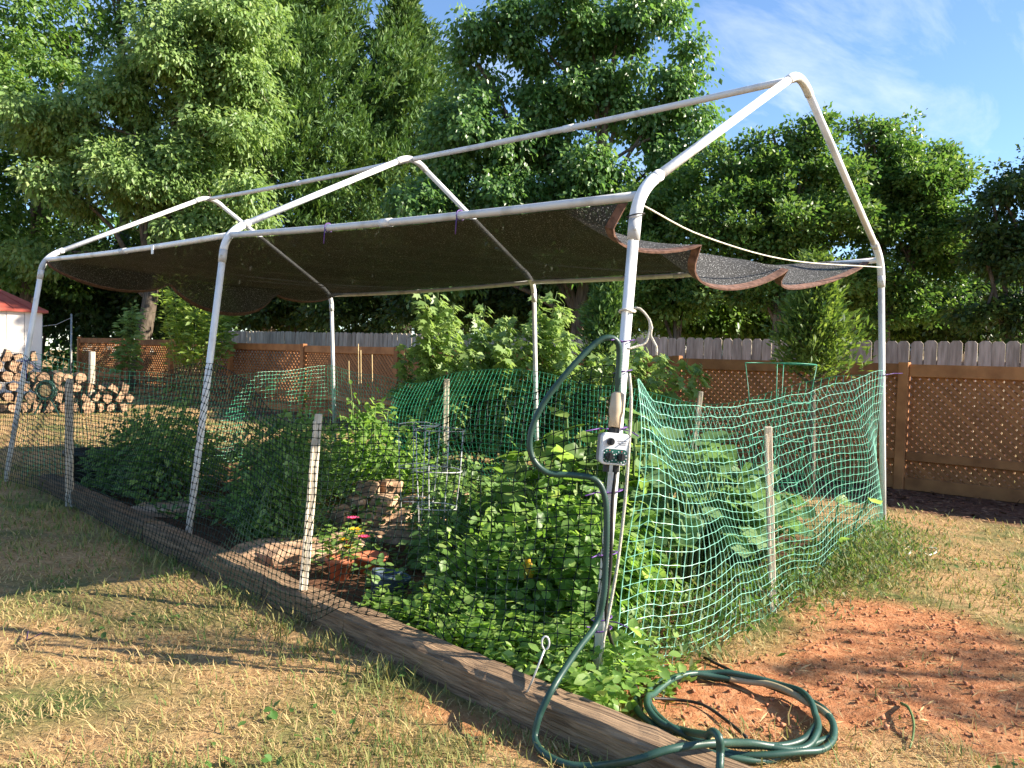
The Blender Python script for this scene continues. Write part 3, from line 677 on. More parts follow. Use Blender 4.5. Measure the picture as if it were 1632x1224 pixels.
tree('crape_myrtle', 'bushy crape myrtle under the gable peak behind the grey pickets', 1220, 12.6,
     [(1200, 280, 75, 70), (1280, 240, 70, 60), (1150, 370, 85, 70), (1250, 370, 95, 80), (1330, 320, 70, 80), (1180, 460, 90, 50), (1280, 470, 70, 45), (1230, 205, 20, 22), (1160, 250, 30, 30), (1310, 195, 22, 25)], 'myrtle', 1900, 30, .075, .19, 15, .07, droop=.05, nbough=170, nbranch=100)
tree('crape_myrtle', 'tall crape myrtle reaching into the sky right of the gable peak', 1420, 13.2,
     [(1380, 235, 65, 50), (1440, 280, 80, 75), (1500, 270, 35, 60), (1400, 350, 85, 70), (1480, 380, 75, 70), (1360, 440, 80, 55), (1450, 450, 60, 50), (1430, 200, 25, 35), (1520, 230, 14, 30), (1365, 190, 25, 22), (1530, 430, 50, 50), (1490, 500, 50, 35), (1400, 505, 60, 35)], 'myrtle', 1900, 30, .075, .19, 16, .08, droop=.05, nbough=170, nbranch=100)
tree('broadleaf_tree', 'dark broadleaf tree beyond the grey pickets past the corner leg', 1610, 11.5,
     [(1600, 320, 55, 60), (1562, 380, 45, 60), (1580, 300, 30, 40), (1650, 270, 60, 60), (1600, 420, 65, 60), (1690, 380, 90, 110), (1570, 500, 60, 40), (1650, 500, 80, 50), (1750, 300, 90, 120)], 'dark', 1300, 30, .08, .22, 17, .1, droop=.3)
tree('crape_myrtle', 'low leafy crape myrtle hanging over the pickets behind the cloth flaps', 1080, 13.5,
     [(1060, 330, 90, 70), (1000, 400, 90, 60), (1090, 450, 90, 60), (1000, 480, 70, 45)], 'broad', 1100, 30, .085, .22, 18, .08, droop=.3)
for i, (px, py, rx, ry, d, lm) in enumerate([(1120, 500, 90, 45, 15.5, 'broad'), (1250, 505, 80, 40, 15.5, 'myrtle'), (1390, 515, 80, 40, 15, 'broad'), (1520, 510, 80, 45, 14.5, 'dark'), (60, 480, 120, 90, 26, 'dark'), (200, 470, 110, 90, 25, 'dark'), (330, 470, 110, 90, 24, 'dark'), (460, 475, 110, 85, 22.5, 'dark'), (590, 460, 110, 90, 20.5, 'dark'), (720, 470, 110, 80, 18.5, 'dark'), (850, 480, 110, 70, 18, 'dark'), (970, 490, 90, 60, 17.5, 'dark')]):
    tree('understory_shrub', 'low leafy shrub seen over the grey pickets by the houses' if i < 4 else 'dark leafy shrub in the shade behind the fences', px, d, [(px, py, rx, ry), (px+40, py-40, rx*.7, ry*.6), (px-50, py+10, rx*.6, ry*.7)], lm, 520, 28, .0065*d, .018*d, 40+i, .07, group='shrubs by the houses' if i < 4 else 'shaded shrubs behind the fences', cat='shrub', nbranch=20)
def shade_tree():
    # stands on the lawn towards the sun; its thin crown dapples the clay as in the photograph
    rng = np.random.default_rng(91); b = np.array([5.3, -7.4, 0.]); root = empty('yard_tree', b); tag(root, 'thin yard tree on the lawn whose twigs dapple the red clay', 'tree')
    mb = MB(); sp_ = limb(mb, b, b+np.array([-.2, .3, 4.6]), .07, .02, rng, 9, .05, 8); P = []
    for j in range(26):
        a = sp_[rng.integers(5, 9)]; q = np.array([5.1, -7.1, 4.0])+unit(rng.normal(size=3))*rng.uniform(.25, 1.0)*np.array([.8, .8, .6]); limb(mb, a, q, .014, .004, rng, 5, .08, 4); P.append(q)
    mb.build('trunk', M['bark'], root, True); P = np.array(P); n = 26*12; ci = np.repeat(np.arange(26), 12)
    V, F, m = leaves(P[ci]+rng.normal(0, .12, (n, 3)), rng.normal(size=(n, 3)), rng.normal(size=(n, 3))+SUNV, .09*rng.uniform(.6, 1.2, n), RH, rng); obj('crown', V, F, LM['broad'], root, tint=np.repeat(rng.uniform(.2, .8, n), m))
shade_tree()
# far wood that closes the view
def far_wood():
    rng = np.random.default_rng(77); n = 1500; px = rng.uniform(-500, 2200, n); d = rng.uniform(32, 40, n)
    P = np.array([at(a, 590, b) for a, b in zip(px, d)]); P[:, 2] = rng.uniform(0, 1, n)**.8*(5.5+2.5*vnoise(px/160, px*0, 4))
    per = 26; ci = np.repeat(np.arange(n), per); m = n*per; off = unit(rng.normal(size=(m, 3)))*(rng.uniform(0, 1, m)**.5)[:, None]*.9
    V, F, k = leaves(P[ci]+off, rng.normal(size=(m, 3)), rng.normal(0, .5, (m, 3))+np.array([0, 0, .7]), .42*rng.uniform(.6, 1.2, m), RH, rng)
    o = obj('distant_woods', V, F, LM['broad'], tint=np.repeat(np.clip(.35+rng.normal(0, .2, m), 0, 1), k)); tag(o, 'distant belt of woodland behind the neighbouring houses', 'woods', kind='stuff')
far_wood()

# ------------------------------------------------------------------ shrubs between garden and fences
def shrub(name, label, base, canes, height, spread, lm, nleaf, size, seed, tpl=OV, group=None, cat='shrub', droop=.4, top=.35, width=1., up=(0, 0, 1.), cane_r=.008):
    rng = np.random.default_rng(seed); base = np.array(base, float); root = empty(name, base); tag(root, label, cat, group)
    mb = MB(); tipP = []; Ps = []
    for c in range(canes):
        a = rng.uniform(0, 2*PI); r = spread*math.sqrt(rng.uniform(0, 1)); h = height*rng.uniform(.65, 1.05)
        b0 = base+np.array([math.cos(a)*r*.35, math.sin(a)*r*.35, -.03]); e = base+np.array([math.cos(a)*r, math.sin(a)*r, h])
        t = np.linspace(0, 1, 7)[:, None]; P = b0+(e-b0)*t+rng.normal(0, .03, (7, 3))*t; mb.tube(P, np.linspace(cane_r, cane_r*.3, 7), 5); Ps.append(P)
    mb.build('stem', M['stemg'], root, True)
    k = rng.integers(0, canes, nleaf); u = top+(1-top)*rng.uniform(0, 1, nleaf)**.8
    Pa = np.array(Ps); f = u*5.999; i0 = f.astype(int); fr_ = (f-i0)[:, None]
    pos = Pa[k, i0]*(1-fr_)+Pa[k, i0+1]*fr_
    a = rng.uniform(0, 2*PI, nleaf); out = np.stack([np.cos(a), np.sin(a), np.zeros(nleaf)], -1)
    pos = pos+out*(rng.uniform(.02, .13, nleaf)*(1.25-.75*u)*height*.55)[:, None]
    D = out+rng.normal(0, .25, (nleaf, 3))+np.array([0, 0, -droop]); N = np.array(up)*.55+SUNV*.6+rng.normal(0, .3, (nleaf, 3))
    V, F, m = leaves(pos, D, N, size*rng.uniform(.55, 1.2, nleaf)*(1.15-.4*u), tpl, rng, width)
    ti = np.clip(.45+.25*(u-.5)+rng.normal(0, .18, nleaf), 0, 1)
    obj('foliage', V, F, LM[lm], root, tint=np.repeat(ti, m)); return root
BL = ['low berry bush beside the tan garden canes', 'tallest berry bush, rising behind the round-topped stake']+['tall leafy berry bush behind the middle of the deep green net']*3+['shorter berry bush showing inside the hose loop', 'short berry bush behind the corner leg and its twine', 'short berry bush against the lattice beside the thin stake']
for i, (px, d, ty) in enumerate([(660, 9.0, 560), (715, 8.6, 470), (760, 9.2, 500), (815, 8.7, 485), (875, 9.0, 480), (925, 8.6, 545), (1010, 8.3, 560), (1065, 8.0, 565)]):
    b = at(px, 590, d); h = at(px, ty, d)[2]; b[2] = G(b[0], b[1])
    shrub('berry_bush', BL[i], b, 9, h, .34, 'berry', 1200 if i not in (0, 6, 7) else 750, .135, 60+i, LOB, 'berry bushes behind the green net', droop=.5, top=.12)
b = at(308, 590, 16.4); b[2] = G(b[0], b[1])
shrub('feathery_shrub', 'sunlit yellow green feathery shrub by the lattice fence', b, 24, 2.72, .95, 'lime', 3800, .18, 71, NEEDLE, droop=-.1, top=.42, width=1.6)
b = at(203, 590, 18.6); b[2] = G(b[0], b[1])
shrub('tall_weed', 'tall thin pale leaved weed standing against the dark trees', b, 6, 2.55, .4, 'berry', 420, .22, 72, RH, droop=.0, top=.3)
conifer('young_arborvitae', 'young feathery arborvitae between the lattice and grey pickets', 1300, 7.7, 425, 78, 600, 73, 420, 'arbor', (.075, 30), None, 0.)
conifer('young_arborvitae', 'slender young arborvitae seen behind the corner leg and twine', 968, 9.9, 440, 48, 600, 74, 420, 'cypress', (.085, 26), None, 0.)

# ------------------------------------------------------------------ garden plants
def bush(name, label, x, y, h, r, lm, n, size, seed, tpl=OV, group=None, width=1.15, stems=8, cat='plant', droop=.35, hollow=.35):
    rng = np.random.default_rng(seed); z = G(x, y); root = empty(name, (x, y, z)); tag(root, label, cat, group)
    mb = MB()
    dirv = unit(rng.normal(size=(n, 3))); dirv[:, 2] = np.abs(dirv[:, 2]); rr = rng.uniform(hollow, 1, n)**.6
    lump = .5+.95*fbm(np.arctan2(dirv[:, 1], dirv[:, 0])*2.2+9, dirv[:, 2]*5+seed, seed, 2)
    pos = np.array([x, y, z+.06])+dirv*np.array([r, r, h])*(rr*lump)[:, None]
    for s in range(stems):
        j = rng.integers(0, n); e = pos[j]; b0 = np.array([x, y, z-.02])+rng.normal(0, .03, 3)*np.array([1, 1, 0])
        mb.tube([b0, b0*.5+e*.5+np.array([0, 0, .05]), e], [.007, .005, .003], 5)
    mb.build('stem', M['stemg'], root, True)
    D = dirv*np.array([1, 1, .3])+rng.normal(0, .5, (n, 3))+np.array([0, 0, -droop]); N = np.array([0, 0, .5])+dirv*.3+SUNV*.6+rng.normal(0, .3, (n, 3))
    V, F, m = leaves(pos, D, N, size*rng.uniform(.5, 1.2, n), tpl, rng, width)
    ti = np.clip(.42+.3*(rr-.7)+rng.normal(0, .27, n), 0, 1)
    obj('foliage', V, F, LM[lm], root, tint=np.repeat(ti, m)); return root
for i, (x, y, h, r) in enumerate([(.28, .62, .4, .3), (.45, .98, .42, .3), (.62, .72, .52, .33), (.78, .95, .5, .3), (1.0, 1.05, .55, .3), (.95, .75, .5, .3), (.15, .95, .34, .24), (.6, .5, .5, .26), (.3, .3, .45, .22), (.62, .36, .5, .24)]):
    bush('bean_plant', 'bushy green bean plant behind the dark net near the hose', x, y, h, r, 'bean', 640, .06, 100+i, OV, 'bean plants behind the dark net')
for i, (x, y, h, r) in enumerate([(.42, 4.5, .74, .38), (.8, 5.0, .68, .38), (.35, 5.05, .6, .3)]):
    bush('tomato_plant', 'shaded tomato plant between the upright stake and middle leg', x, y, h, r, 'tomato', 1500, .07, 120+i, RH, 'tomato plants near the upright stake', .85)
for i, (x, y, h, r) in enumerate([(.55, 3.3, .74, .38), (.95, 3.55, .72, .42), (.32, 2.85, .5, .26), (1.35, 4.1, .62, .4)]):
    bush('tomato_plant', 'shaded tomato plant just behind the middle canopy leg', x, y, h, r, 'tomato', 1500, .07, 130+i, RH, 'tomato plants by the middle leg', .85)
for i, (x, y, h, r) in enumerate([(1.95, 3.9, .75, .3), (2.3, 4.5, .7, .35), (1.8, 3.3, .55, .28)]):
    bush('pepper_plant', 'sunlit upright garden plant above the stone border', x, y, h, r, 'bean', 520, .085, 140+i, OV, 'sunlit plants above the stones', .9)
for i, (x, y, h, r) in enumerate([(1.2, 2.2, .32, .26), (.62, 1.62, .26, .2), (.95, 1.75, .3, .22), (1.35, 1.9, .36, .22), (1.75, 2.6, .5, .3), (1.95, 2.2, .5, .3)]):
    bush('pepper_plant', 'low leafy pepper plant between the terracotta pots and the bean plants' if i in (1, 2) else 'small pepper plant beside the wire cages', x, y, h, r, 'tomato', 380, .08, 150+i, RH, 'small plants by the wire cages', .9)
# squash: each big leaf is a piece of its own
def leaf_mesh(seed):
    rng = np.random.default_rng(seed); n = 18; V = [(0, .33, -.05)]
    for ring, f in ((1, .55), (2, 1.)):
        for k in range(n):
            a = 2*PI*k/n; rr = (.5+.06*math.sin(5*a+seed))*(1-.42*max(0, math.cos(a+PI))**6)*(1+rng.normal(0, .03))*f
            V.append((rr*math.sin(a), .33+rr*math.cos(a), -.05+.12*f*f*(.5+.5*math.cos(2*a+seed))+rng.normal(0, .02)*f-.1*f*f*max(0, math.cos(a))))
    F = [(0, 1+(k+1) % n, 1+k) for k in range(n)]+[(1+k, 1+(k+1) % n, 1+n+(k+1) % n, 1+n+k) for k in range(n)]
    me = bpy.data.meshes.new('leaf'); me.from_pydata(V, [], F); me.update(); me.polygons.foreach_set('use_smooth', np.ones(len(F), bool))
    a = me.attributes.new('tint', 'FLOAT', 'FACE'); a.data.foreach_set('value', np.full(len(F), rng.uniform(.2, .9), np.float32)); return me
LS = [leaf_mesh(s) for s in range(6)]; LB = [leaf_mesh(s+10) for s in range(6)]
for m_ in LS: m_.materials.append(LM['squash'])
for m_ in LB: m_.materials.append(LM['bean'])
def squash(name, label, x, y, pts, size, seed, meshes, group=None, spread=.25):
    rng = np.random.default_rng(seed); z = G(x, y); root = empty(name, (x, y, z)); tag(root, label, 'plant', group); mb = MB()
    for q in pts:
        q = np.array(q, float)+rng.normal(0, .02, 3); out = q-np.array([x, y, q[2]]); b0 = np.array([x, y, z])+out*.35
        mb.tube([b0, b0*.4+q*.6+np.array([0, 0, .03]), q], [.009, .007, .005], 5)
        az = math.atan2(out[1], out[0])-PI/2+rng.normal(0, .6)
        s = size*rng.uniform(.65, 1.2)
        place('leaf', meshes[rng.integers(0, len(meshes))], root, q, (rng.normal(-.15, .4), rng.normal(0, .35), az), (s, s, s))
    mb.build('stem', M['stemg'], root, True); return root
rq = np.random.default_rng(5)
def dome(x, y, rx, ry, h, n):
    a = rq.uniform(0, 2*PI, n); r = np.sqrt(rq.uniform(0, 1, n)); return np.stack([x+rx*r*np.cos(a), y+ry*r*np.sin(a), .12+h*(1-.55*r**2)*rq.uniform(.55, 1, n)], -1)
squash('squash_plant', 'big leaved squash plant behind the timer and bean plants', 1.35, 1.2, dome(1.35, 1.2, .55, .42, .8, 90), .16, 201, LB)
squash('squash_plant', 'broad leaved squash plant right behind the hose loop', 1.75, 1.05, dome(1.6, 1.0, .65, .5, .85, 90), .17, 202, LS)
squash('squash_plant', 'sprawling grey green squash plant pressing against the bright gable net', 1.2, .4, dome(1.25, .34, .5, .28, .7, 100), .165, 203, LS)
squash('squash_plant', 'squash plant with large leaves by the gable net stake', 1.75, .42, dome(1.75, .34, .5, .28, .6, 80), .165, 204, LS)
squash('cucumber_vine', 'young vine poking through the net beside the corner leg', 2.55, .1, [(2.0, -.12, .3), (2.15, -.15, .22), (2.6, -.1, .38), (2.75, -.1, .3), (2.85, -.12, .25), (2.45, .05, .42)], .09, 205, LB)
# yellow squashes
for k, (px, py, d, lb) in enumerate([(842, 905, 3.75, 'yellow squash hanging among the bean leaves'), (676, 950, 3.75, 'small curled yellow squash lying near the timber')]):
    c = at(px, py, d); mb = MB(); s = .75 if k else 1.
    mb.lathe(c, [(.004, -.06*s), (.02*s, -.055*s), (.03*s, -.02*s), (.026*s, .02*s), (.016*s, .05*s), (.012*s, .075*s), (.004, .08*s)], 14, (.15, .1, 1))
    o = mb.build('squash_fruit', M['squash_fruit'], None, True); tag(o, lb, 'squash')

# low weeds and ground cover in and around the bed
def patch(name, label, cat, n, gen, size, lm, seed, tpl=RH, tintf=None, up=.25, width=1.):
    rng = np.random.default_rng(seed); x, y, h = gen(rng, n); n = len(x); z = gz(x, y)
    a = rng.uniform(0, 2*PI, n); out = np.stack([np.cos(a), np.sin(a), np.zeros(n)], -1)
    pos = np.stack([x, y, z+h], -1); D = out+np.array([0, 0, up])+rng.normal(0, .3, (n, 3)); N = np.array([0, 0, 1.])+rng.normal(0, .35, (n, 3))
    V, F, m = leaves(pos, D, N, size*rng.uniform(.5, 1.25, n), tpl, rng, width); ti = np.clip((.6 if tintf is None else tintf(x, y))+rng.normal(0, .2, n), 0, 1)
    o = obj(name, V, F, LM[lm], tint=np.repeat(ti, m)); tag(o, label, cat, kind='stuff'); return o
def inner_strip(rng, n):
    y = rng.uniform(-.25, 1.2, n); x = timber_x(y)+.14+rng.beta(1.2, 2, n)*(.75); h = rng.uniform(0, 1, n)*(.05+.22*vnoise(x*6, y*6, 3)); return x, y, h
patch('ground_weeds', 'low broad leaved weeds between the timber and bean plants', 'weeds', 3200, inner_strip, .05, 'bean', 301, OV)
def gable_strip(rng, n):
    x = rng.uniform(-.1, 3.3, n); y = -.05-np.abs(rng.normal(0, .11, n))+rng.uniform(0, .3, n); h = rng.uniform(0, 1, n)*(.04+.2*vnoise(x*5, y*5, 8)); return x, y, h
patch('ground_weeds', 'tangled weeds along the foot of the bright gable net', 'weeds', 5200, gable_strip, .05, 'weed', 302, NEEDLE, None, 1.0, 1.3)
def corner_weeds(rng, n):
    x = 2.4+rng.normal(0, .5, n); y = -.18+rng.normal(0, .14, n); h = rng.uniform(0, 1, n)**1.3*(.12+.2*vnoise(x*4, y*4, 9)); return x, y, h
patch('ground_weeds', 'wispy grey green weeds at the foot of the corner leg', 'weeds', 5600, corner_weeds, .036, 'weed', 303, NEEDLE, lambda x, y: .4, 1.1, 1.1)
def bed_cover(rng, n):
    x = rng.uniform(.0, 3.0, n); y = rng.uniform(.3, 6, n); k = vnoise(x*2.2, y*2.2, 12) > .36; x, y = np.where(k, x, 0)+0, y; x = np.where(k, x, rng.uniform(2.2, 3., n)); h = rng.uniform(0, .22, n)*vnoise(x*3, y*3, 4); return x, y, h
patch('ground_weeds', 'scattered low green growth over the dark soil inside the bed', 'weeds', 8500, bed_cover, .055, 'tomato', 304, OV)

# ------------------------------------------------------------------ stones
def stone(label, c, sx, sy, sz, rz, seed, group='flat stones around the bed', name='flat_stone'):
    rng = np.random.default_rng(seed); n = 11; V = []; 
    for zl, f in ((0, 1.), (.75, 1.02), (1., .88)):
        for k in range(n):
            a = 2*PI*k/n; rr = f*(1+.16*math.sin(2*a+seed)+.1*math.sin(5*a+seed*2)+rng.normal(0, .03))
            p = np.array([rr*sx*math.cos(a), rr*sy*math.sin(a)]); V.append((c[0]+p[0]*math.cos(rz)-p[1]*math.sin(rz), c[1]+p[0]*math.sin(rz)+p[1]*math.cos(rz), c[2]+sz*zl+rng.normal(0, .004)))
    V.append((c[0], c[1], c[2]+sz*1.03)); F = [(l*n+k, l*n+(k+1) % n, (l+1)*n+(k+1) % n, (l+1)*n+k) for l in range(2) for k in range(n)]+[(2*n+k, 2*n+(k+1) % n, 3*n) for k in range(n)]+[tuple(range(n-1, -1, -1))]
    o = obj(name, V, F, M['stone'], smooth=False); tag(o, label, 'stone', group); return o
si = 0
for px, py, sx, sy, sz in [(270, 815, .3, .18, .07), (330, 805, .22, .16, .06), (430, 880, .3, .16, .08), (500, 885, .3, .18, .09), (560, 865, .3, .17, .07), (640, 855, .26, .17, .07), (700, 840, .25, .2, .07), (830, 985, .2, .12, .06), (770, 995, .15, .1, .05)]:
    p = ground_at(px, py); p[2] = G(p[0], p[1])-.02; si += 1
    stone('flat tan fieldstone lying on the soil near the flower pots', p, sx, sy, sz, rq.uniform(0, 3), 400+si)
for px, py, lv in [(470, 805, 0), (510, 800, 0), (550, 795, 0), (590, 800, 0), (440, 815, 0), (530, 775, 1), (570, 770, 1), (490, 780, 1), (540, 752, 2), (500, 758, 2), (640, 765, 1), (620, 790, 0), ]:
    p = ground_at(px+18, 825); p = np.array([1.05+.13*lv+(px-500)*.0048+rq.normal(0, .04), 2.85+.2*lv-(px-500)*.0028+rq.normal(0, .05), .02+.062*lv]); si += 1
    stone('stacked orange brown stone in the low wall inside the bed', p, rq.uniform(.1, .19), rq.uniform(.08, .12), rq.uniform(.07, .1), rq.uniform(-.5, .5)+.6, 400+si, 'stones of the low wall inside the bed', 'stacked_stone')

# ------------------------------------------------------------------ pots and flowers
def pot(label, p, r, h, tilt=0.):
    mb = MB(); prof = [(r*.68, 0), (r*.92, h*.78), (r*1.06, h*.78), (r*1.08, h), (r*.96, h), (r*.9, h*.8), (.001, h*.78)]
    mb.lathe(p, prof, 24, (tilt, 0, 1)); o = mb.build('flower_pot', M['terracotta'], None, True); tag(o, label, 'flower pot'); return o
p1 = ground_at(541, 922); p2 = ground_at(590, 912)
pot('terracotta pot with yellow and red flowers on a flat stone', p1, .075, .12); pot('wide empty terracotta pot beside the flowering one', p2, .095, .1)
def flower_plant():
    rng = np.random.default_rng(9); b = p1+np.array([0, 0, .09]); root = empty('potted_flowers', b); tag(root, 'yellow and red zinnias growing from the terracotta pot', 'flowers')
    n = 150; a = rng.uniform(0, 2*PI, n); pos = b+np.stack([np.cos(a)*.09*rng.uniform(.2, 1.3, n), np.sin(a)*.09*rng.uniform(.2, 1.3, n), rng.uniform(.03, .2, n)], -1)
    V, F, m = leaves(pos, np.stack([np.cos(a), np.sin(a), a*0+.2], -1), np.array([0, 0, 1.])+rng.normal(0, .3, (n, 3)), .045*rng.uniform(.6, 1.2, n), OV, rng); obj('foliage', V, F, LM['bean'], root, tint=np.repeat(rng.uniform(.3, .9, n), m))
    mb = MB(); fl = [(548, 862, 'yellow'), (571, 853, 'yellow'), (558, 868, 'pink'), (563, 828, 'pink'), (580, 858, 'pink'), (556, 874, 'yellow'), (566, 846, 'yellow')]
    d0 = (p1-CAM)@CF
    for px, py, c in fl:
        q = at(px, py, d0+rng.uniform(-.06, .06)); mb.tube([b, (b+q)/2+np.array([0, 0, .02]), q], [.003, .003, .002], 5)
        f = MB()
        for ringn, rr, zz in ((10, .036, 0), (8, .026, .008), (5, .014, .014)):
            for k in range(ringn):
                t = 2*PI*k/ringn+ringn; u = np.array([math.cos(t), math.sin(t), .35+zz*30]); s = np.array([-math.sin(t), math.cos(t), 0])
                f.add([q+np.array([0, 0, zz]), q+u*rr*.6+s*rr*.34, q+u*rr*1.05, q+u*rr*.6-s*rr*.34], [(0, 1, 2, 3)])
        f.build('flower', M[c], root)
    mb.build('stem', M['stemg'], root)
flower_plant()
# dark bucket, black planter
p = ground_at(612, 965); mb = MB(); mb.lathe(p, [(.07, 0), (.095, .14), (.1, .145), (.1, .16), (.09, .16), (.085, .12), (.001, .115)], 22, (.2, -.1, 1))
tag(mb.build('bucket', M['bluebag'], None, True), 'tipped blue grey bucket by the timber next to the pots', 'bucket')
p = np.array([.25, 5.55, G(.25, 5.55)]); mb = MB(); mb.lathe(p, [(.17, 0), (.22, .25), (.235, .25), (.235, .29), (.21, .29), (.2, .24), (.001, .23)], 26)
tag(mb.build('planter', M['bucket'], None, True), 'large black plastic planter near the upright stake', 'planter')

# ------------------------------------------------------------------ cages and canes
def cage(label, c, rings, legs, rot, mat, r=.0032, low=0., name='wire_cage'):
    root = empty(name, (c[0], c[1], c[2])); tag(root, label, 'plant cage')
    for z, rr in rings: MB().tube([(c[0]+rr*math.cos(a), c[1]+rr*math.sin(a), c[2]+z+.004*math.sin(a*2)) for a in np.linspace(0, 2*PI, 33)], r, 6, False).build('ring', M[mat], root, True)
    for k in range(legs):
        a = rot+2*PI*k/legs; mb = MB()
        mb.tube([(c[0]+rr*math.cos(a), c[1]+rr*math.sin(a), c[2]+z) for z, rr in sorted(rings+[(low-.03, rings[-1][1]*.9)], key=lambda q: q[0])], r, 6); mb.build('leg', M[mat], root, True)
    return root
p = at(700, 700, 4.75); g0 = G(p[0], p[1]); cage('white wire tomato cage beside the big squash leaves', (p[0], p[1], g0), [(.8, .15), (.56, .14), (.34, .12)], 4, .4, 'wire')
p = at(668, 700, 5.3); g0 = G(p[0], p[1]); cage('white wire tomato cage close to the stacked stones', (p[0], p[1], g0), [(.78, .14), (.5, .13), (.28, .11)], 4, 1.1, 'wire')
p = at(1244, 578, 5.9); g0 = G(p[0], p[1]); cage('tall green wire plant cage showing above the gable net', (p[0], p[1], g0), [(1.26, .25), (.98, .21), (.7, .18), (.4, .15)], 4, .3, 'green_wire')
for k, (px, y0) in enumerate([(556, 575), (571, 548), (575, 558), (593, 565)]):
    t = at(px, y0, 9.2); b = at(px+4, 660, 9.2); b[2] = G(b[0], b[1])-.02
    tag(MB().tube([b, t], [.006, .005], 6).build('garden_cane', M['cane'], None, True), 'thin tan garden cane standing in front of the lattice', 'cane', 'garden canes by the lattice')

# ------------------------------------------------------------------ hose, timer and things tied to the corner leg
LA = lambda z: leg_pt('A', z)
TC = -unit(np.array([CF[0], CF[1], 0]))                                # towards the path where the photographer stands
def ribbed(path, r, pitch=.01):
    P = smooth_path(path, pitch/2); n = len(P); rr = r*(1+.06*np.where(np.arange(n) % 2 == 0, 1, -1)); return P, rr
dl = 2.93
hp = [at(985, 628, 2.97), at(985, 600, 2.96), at(987, 565, 2.95), at(984, 545, 2.94), at(970, 538, 2.93), at(948, 548, 2.92), at(905, 592, 2.9), at(865, 645, 2.9), at(846, 690, 2.9), at(848, 728, 2.9), at(872, 753, 2.9), at(912, 757, 2.9), at(946, 763, 2.9), at(962, 785, 2.9), at(967, 830, 2.9), at(965, 900, 2.89), at(962, 950, 2.88), at(950, 995, 2.87), on_x(921, 1035, -.42), on_x(885, 1090, -.6), on_x(860, 1140, -.665)]
gl = lambda px, py, z=.016: (lambda q: np.array([q[0], q[1], G(q[0], q[1])+z]))(on_z(px, py, z))
hp += [gl(853, 1178, .03), gl(866, 1205), gl(905, 1222), gl(955, 1226, .03), on_z(1010, 1212, .12), on_z(1060, 1196, .155), on_z(1110, 1187, .155), on_z(1152, 1184, .14), on_z(1195, 1184, .075), gl(1240, 1188, .045), gl(1280, 1176, .045), gl(1303, 1150, .04)]
P, rr = ribbed(hp, .0112)
hose = empty('garden_hose', (0, -.4, 0)); tag(hose, 'dark green ribbed garden hose looping off the corner leg and coiled on red clay', 'hose')
MB().tube(P, rr, 10).build('hose_loop', M['hose'], hose, True)
def coil():
    rng = np.random.default_rng(4); c = np.array([-.04, -.49]); pts = []
    turns = 3.13; n = 68
    for i in range(n):
        t = i/(n-1); a = 2*PI*turns*t+2.6
        ax = .325+.022*math.sin(a*1.7+1)+.014*math.sin(i*1.3)+.03*math.sin(a*.28); ay = .30+.03*math.cos(a*2.3)
        x = c[0]+ax*math.cos(a); y = c[1]+ay*math.sin(a)
        z = .016+.012*(i//21)+.006*math.sin(a*3+i)
        z += .15*math.exp(-((x-timber_x(y)-.06)/.11)**2)
        pts.append((x, y, max(G(x, y)+z, z)))
    pts[-1] = tuple(on_z(1128, 1172, .17)); return pts
pts = coil(); P, rr = ribbed(pts, .0112); MB().tube(P, rr, 9).build('hose_coil', M['hose'], hose, True)
a, b = len(P)*46//100, len(P)*53//100
MB().tube(P[a:b], .0122, 9).build('worn_section', M['hose_worn'], hose, True)
# loose end crossing the timber
P, rr = ribbed([on_z(1128, 1172, .17), on_z(1136, 1166, .2), on_z(1146, 1176, .2), on_z(1148, 1200, .16), on_z(1146, 1232, .12), gl(1140, 1275)], .0112); MB().tube(P, rr, 9).build('hose_end', M['hose'], hose, True)
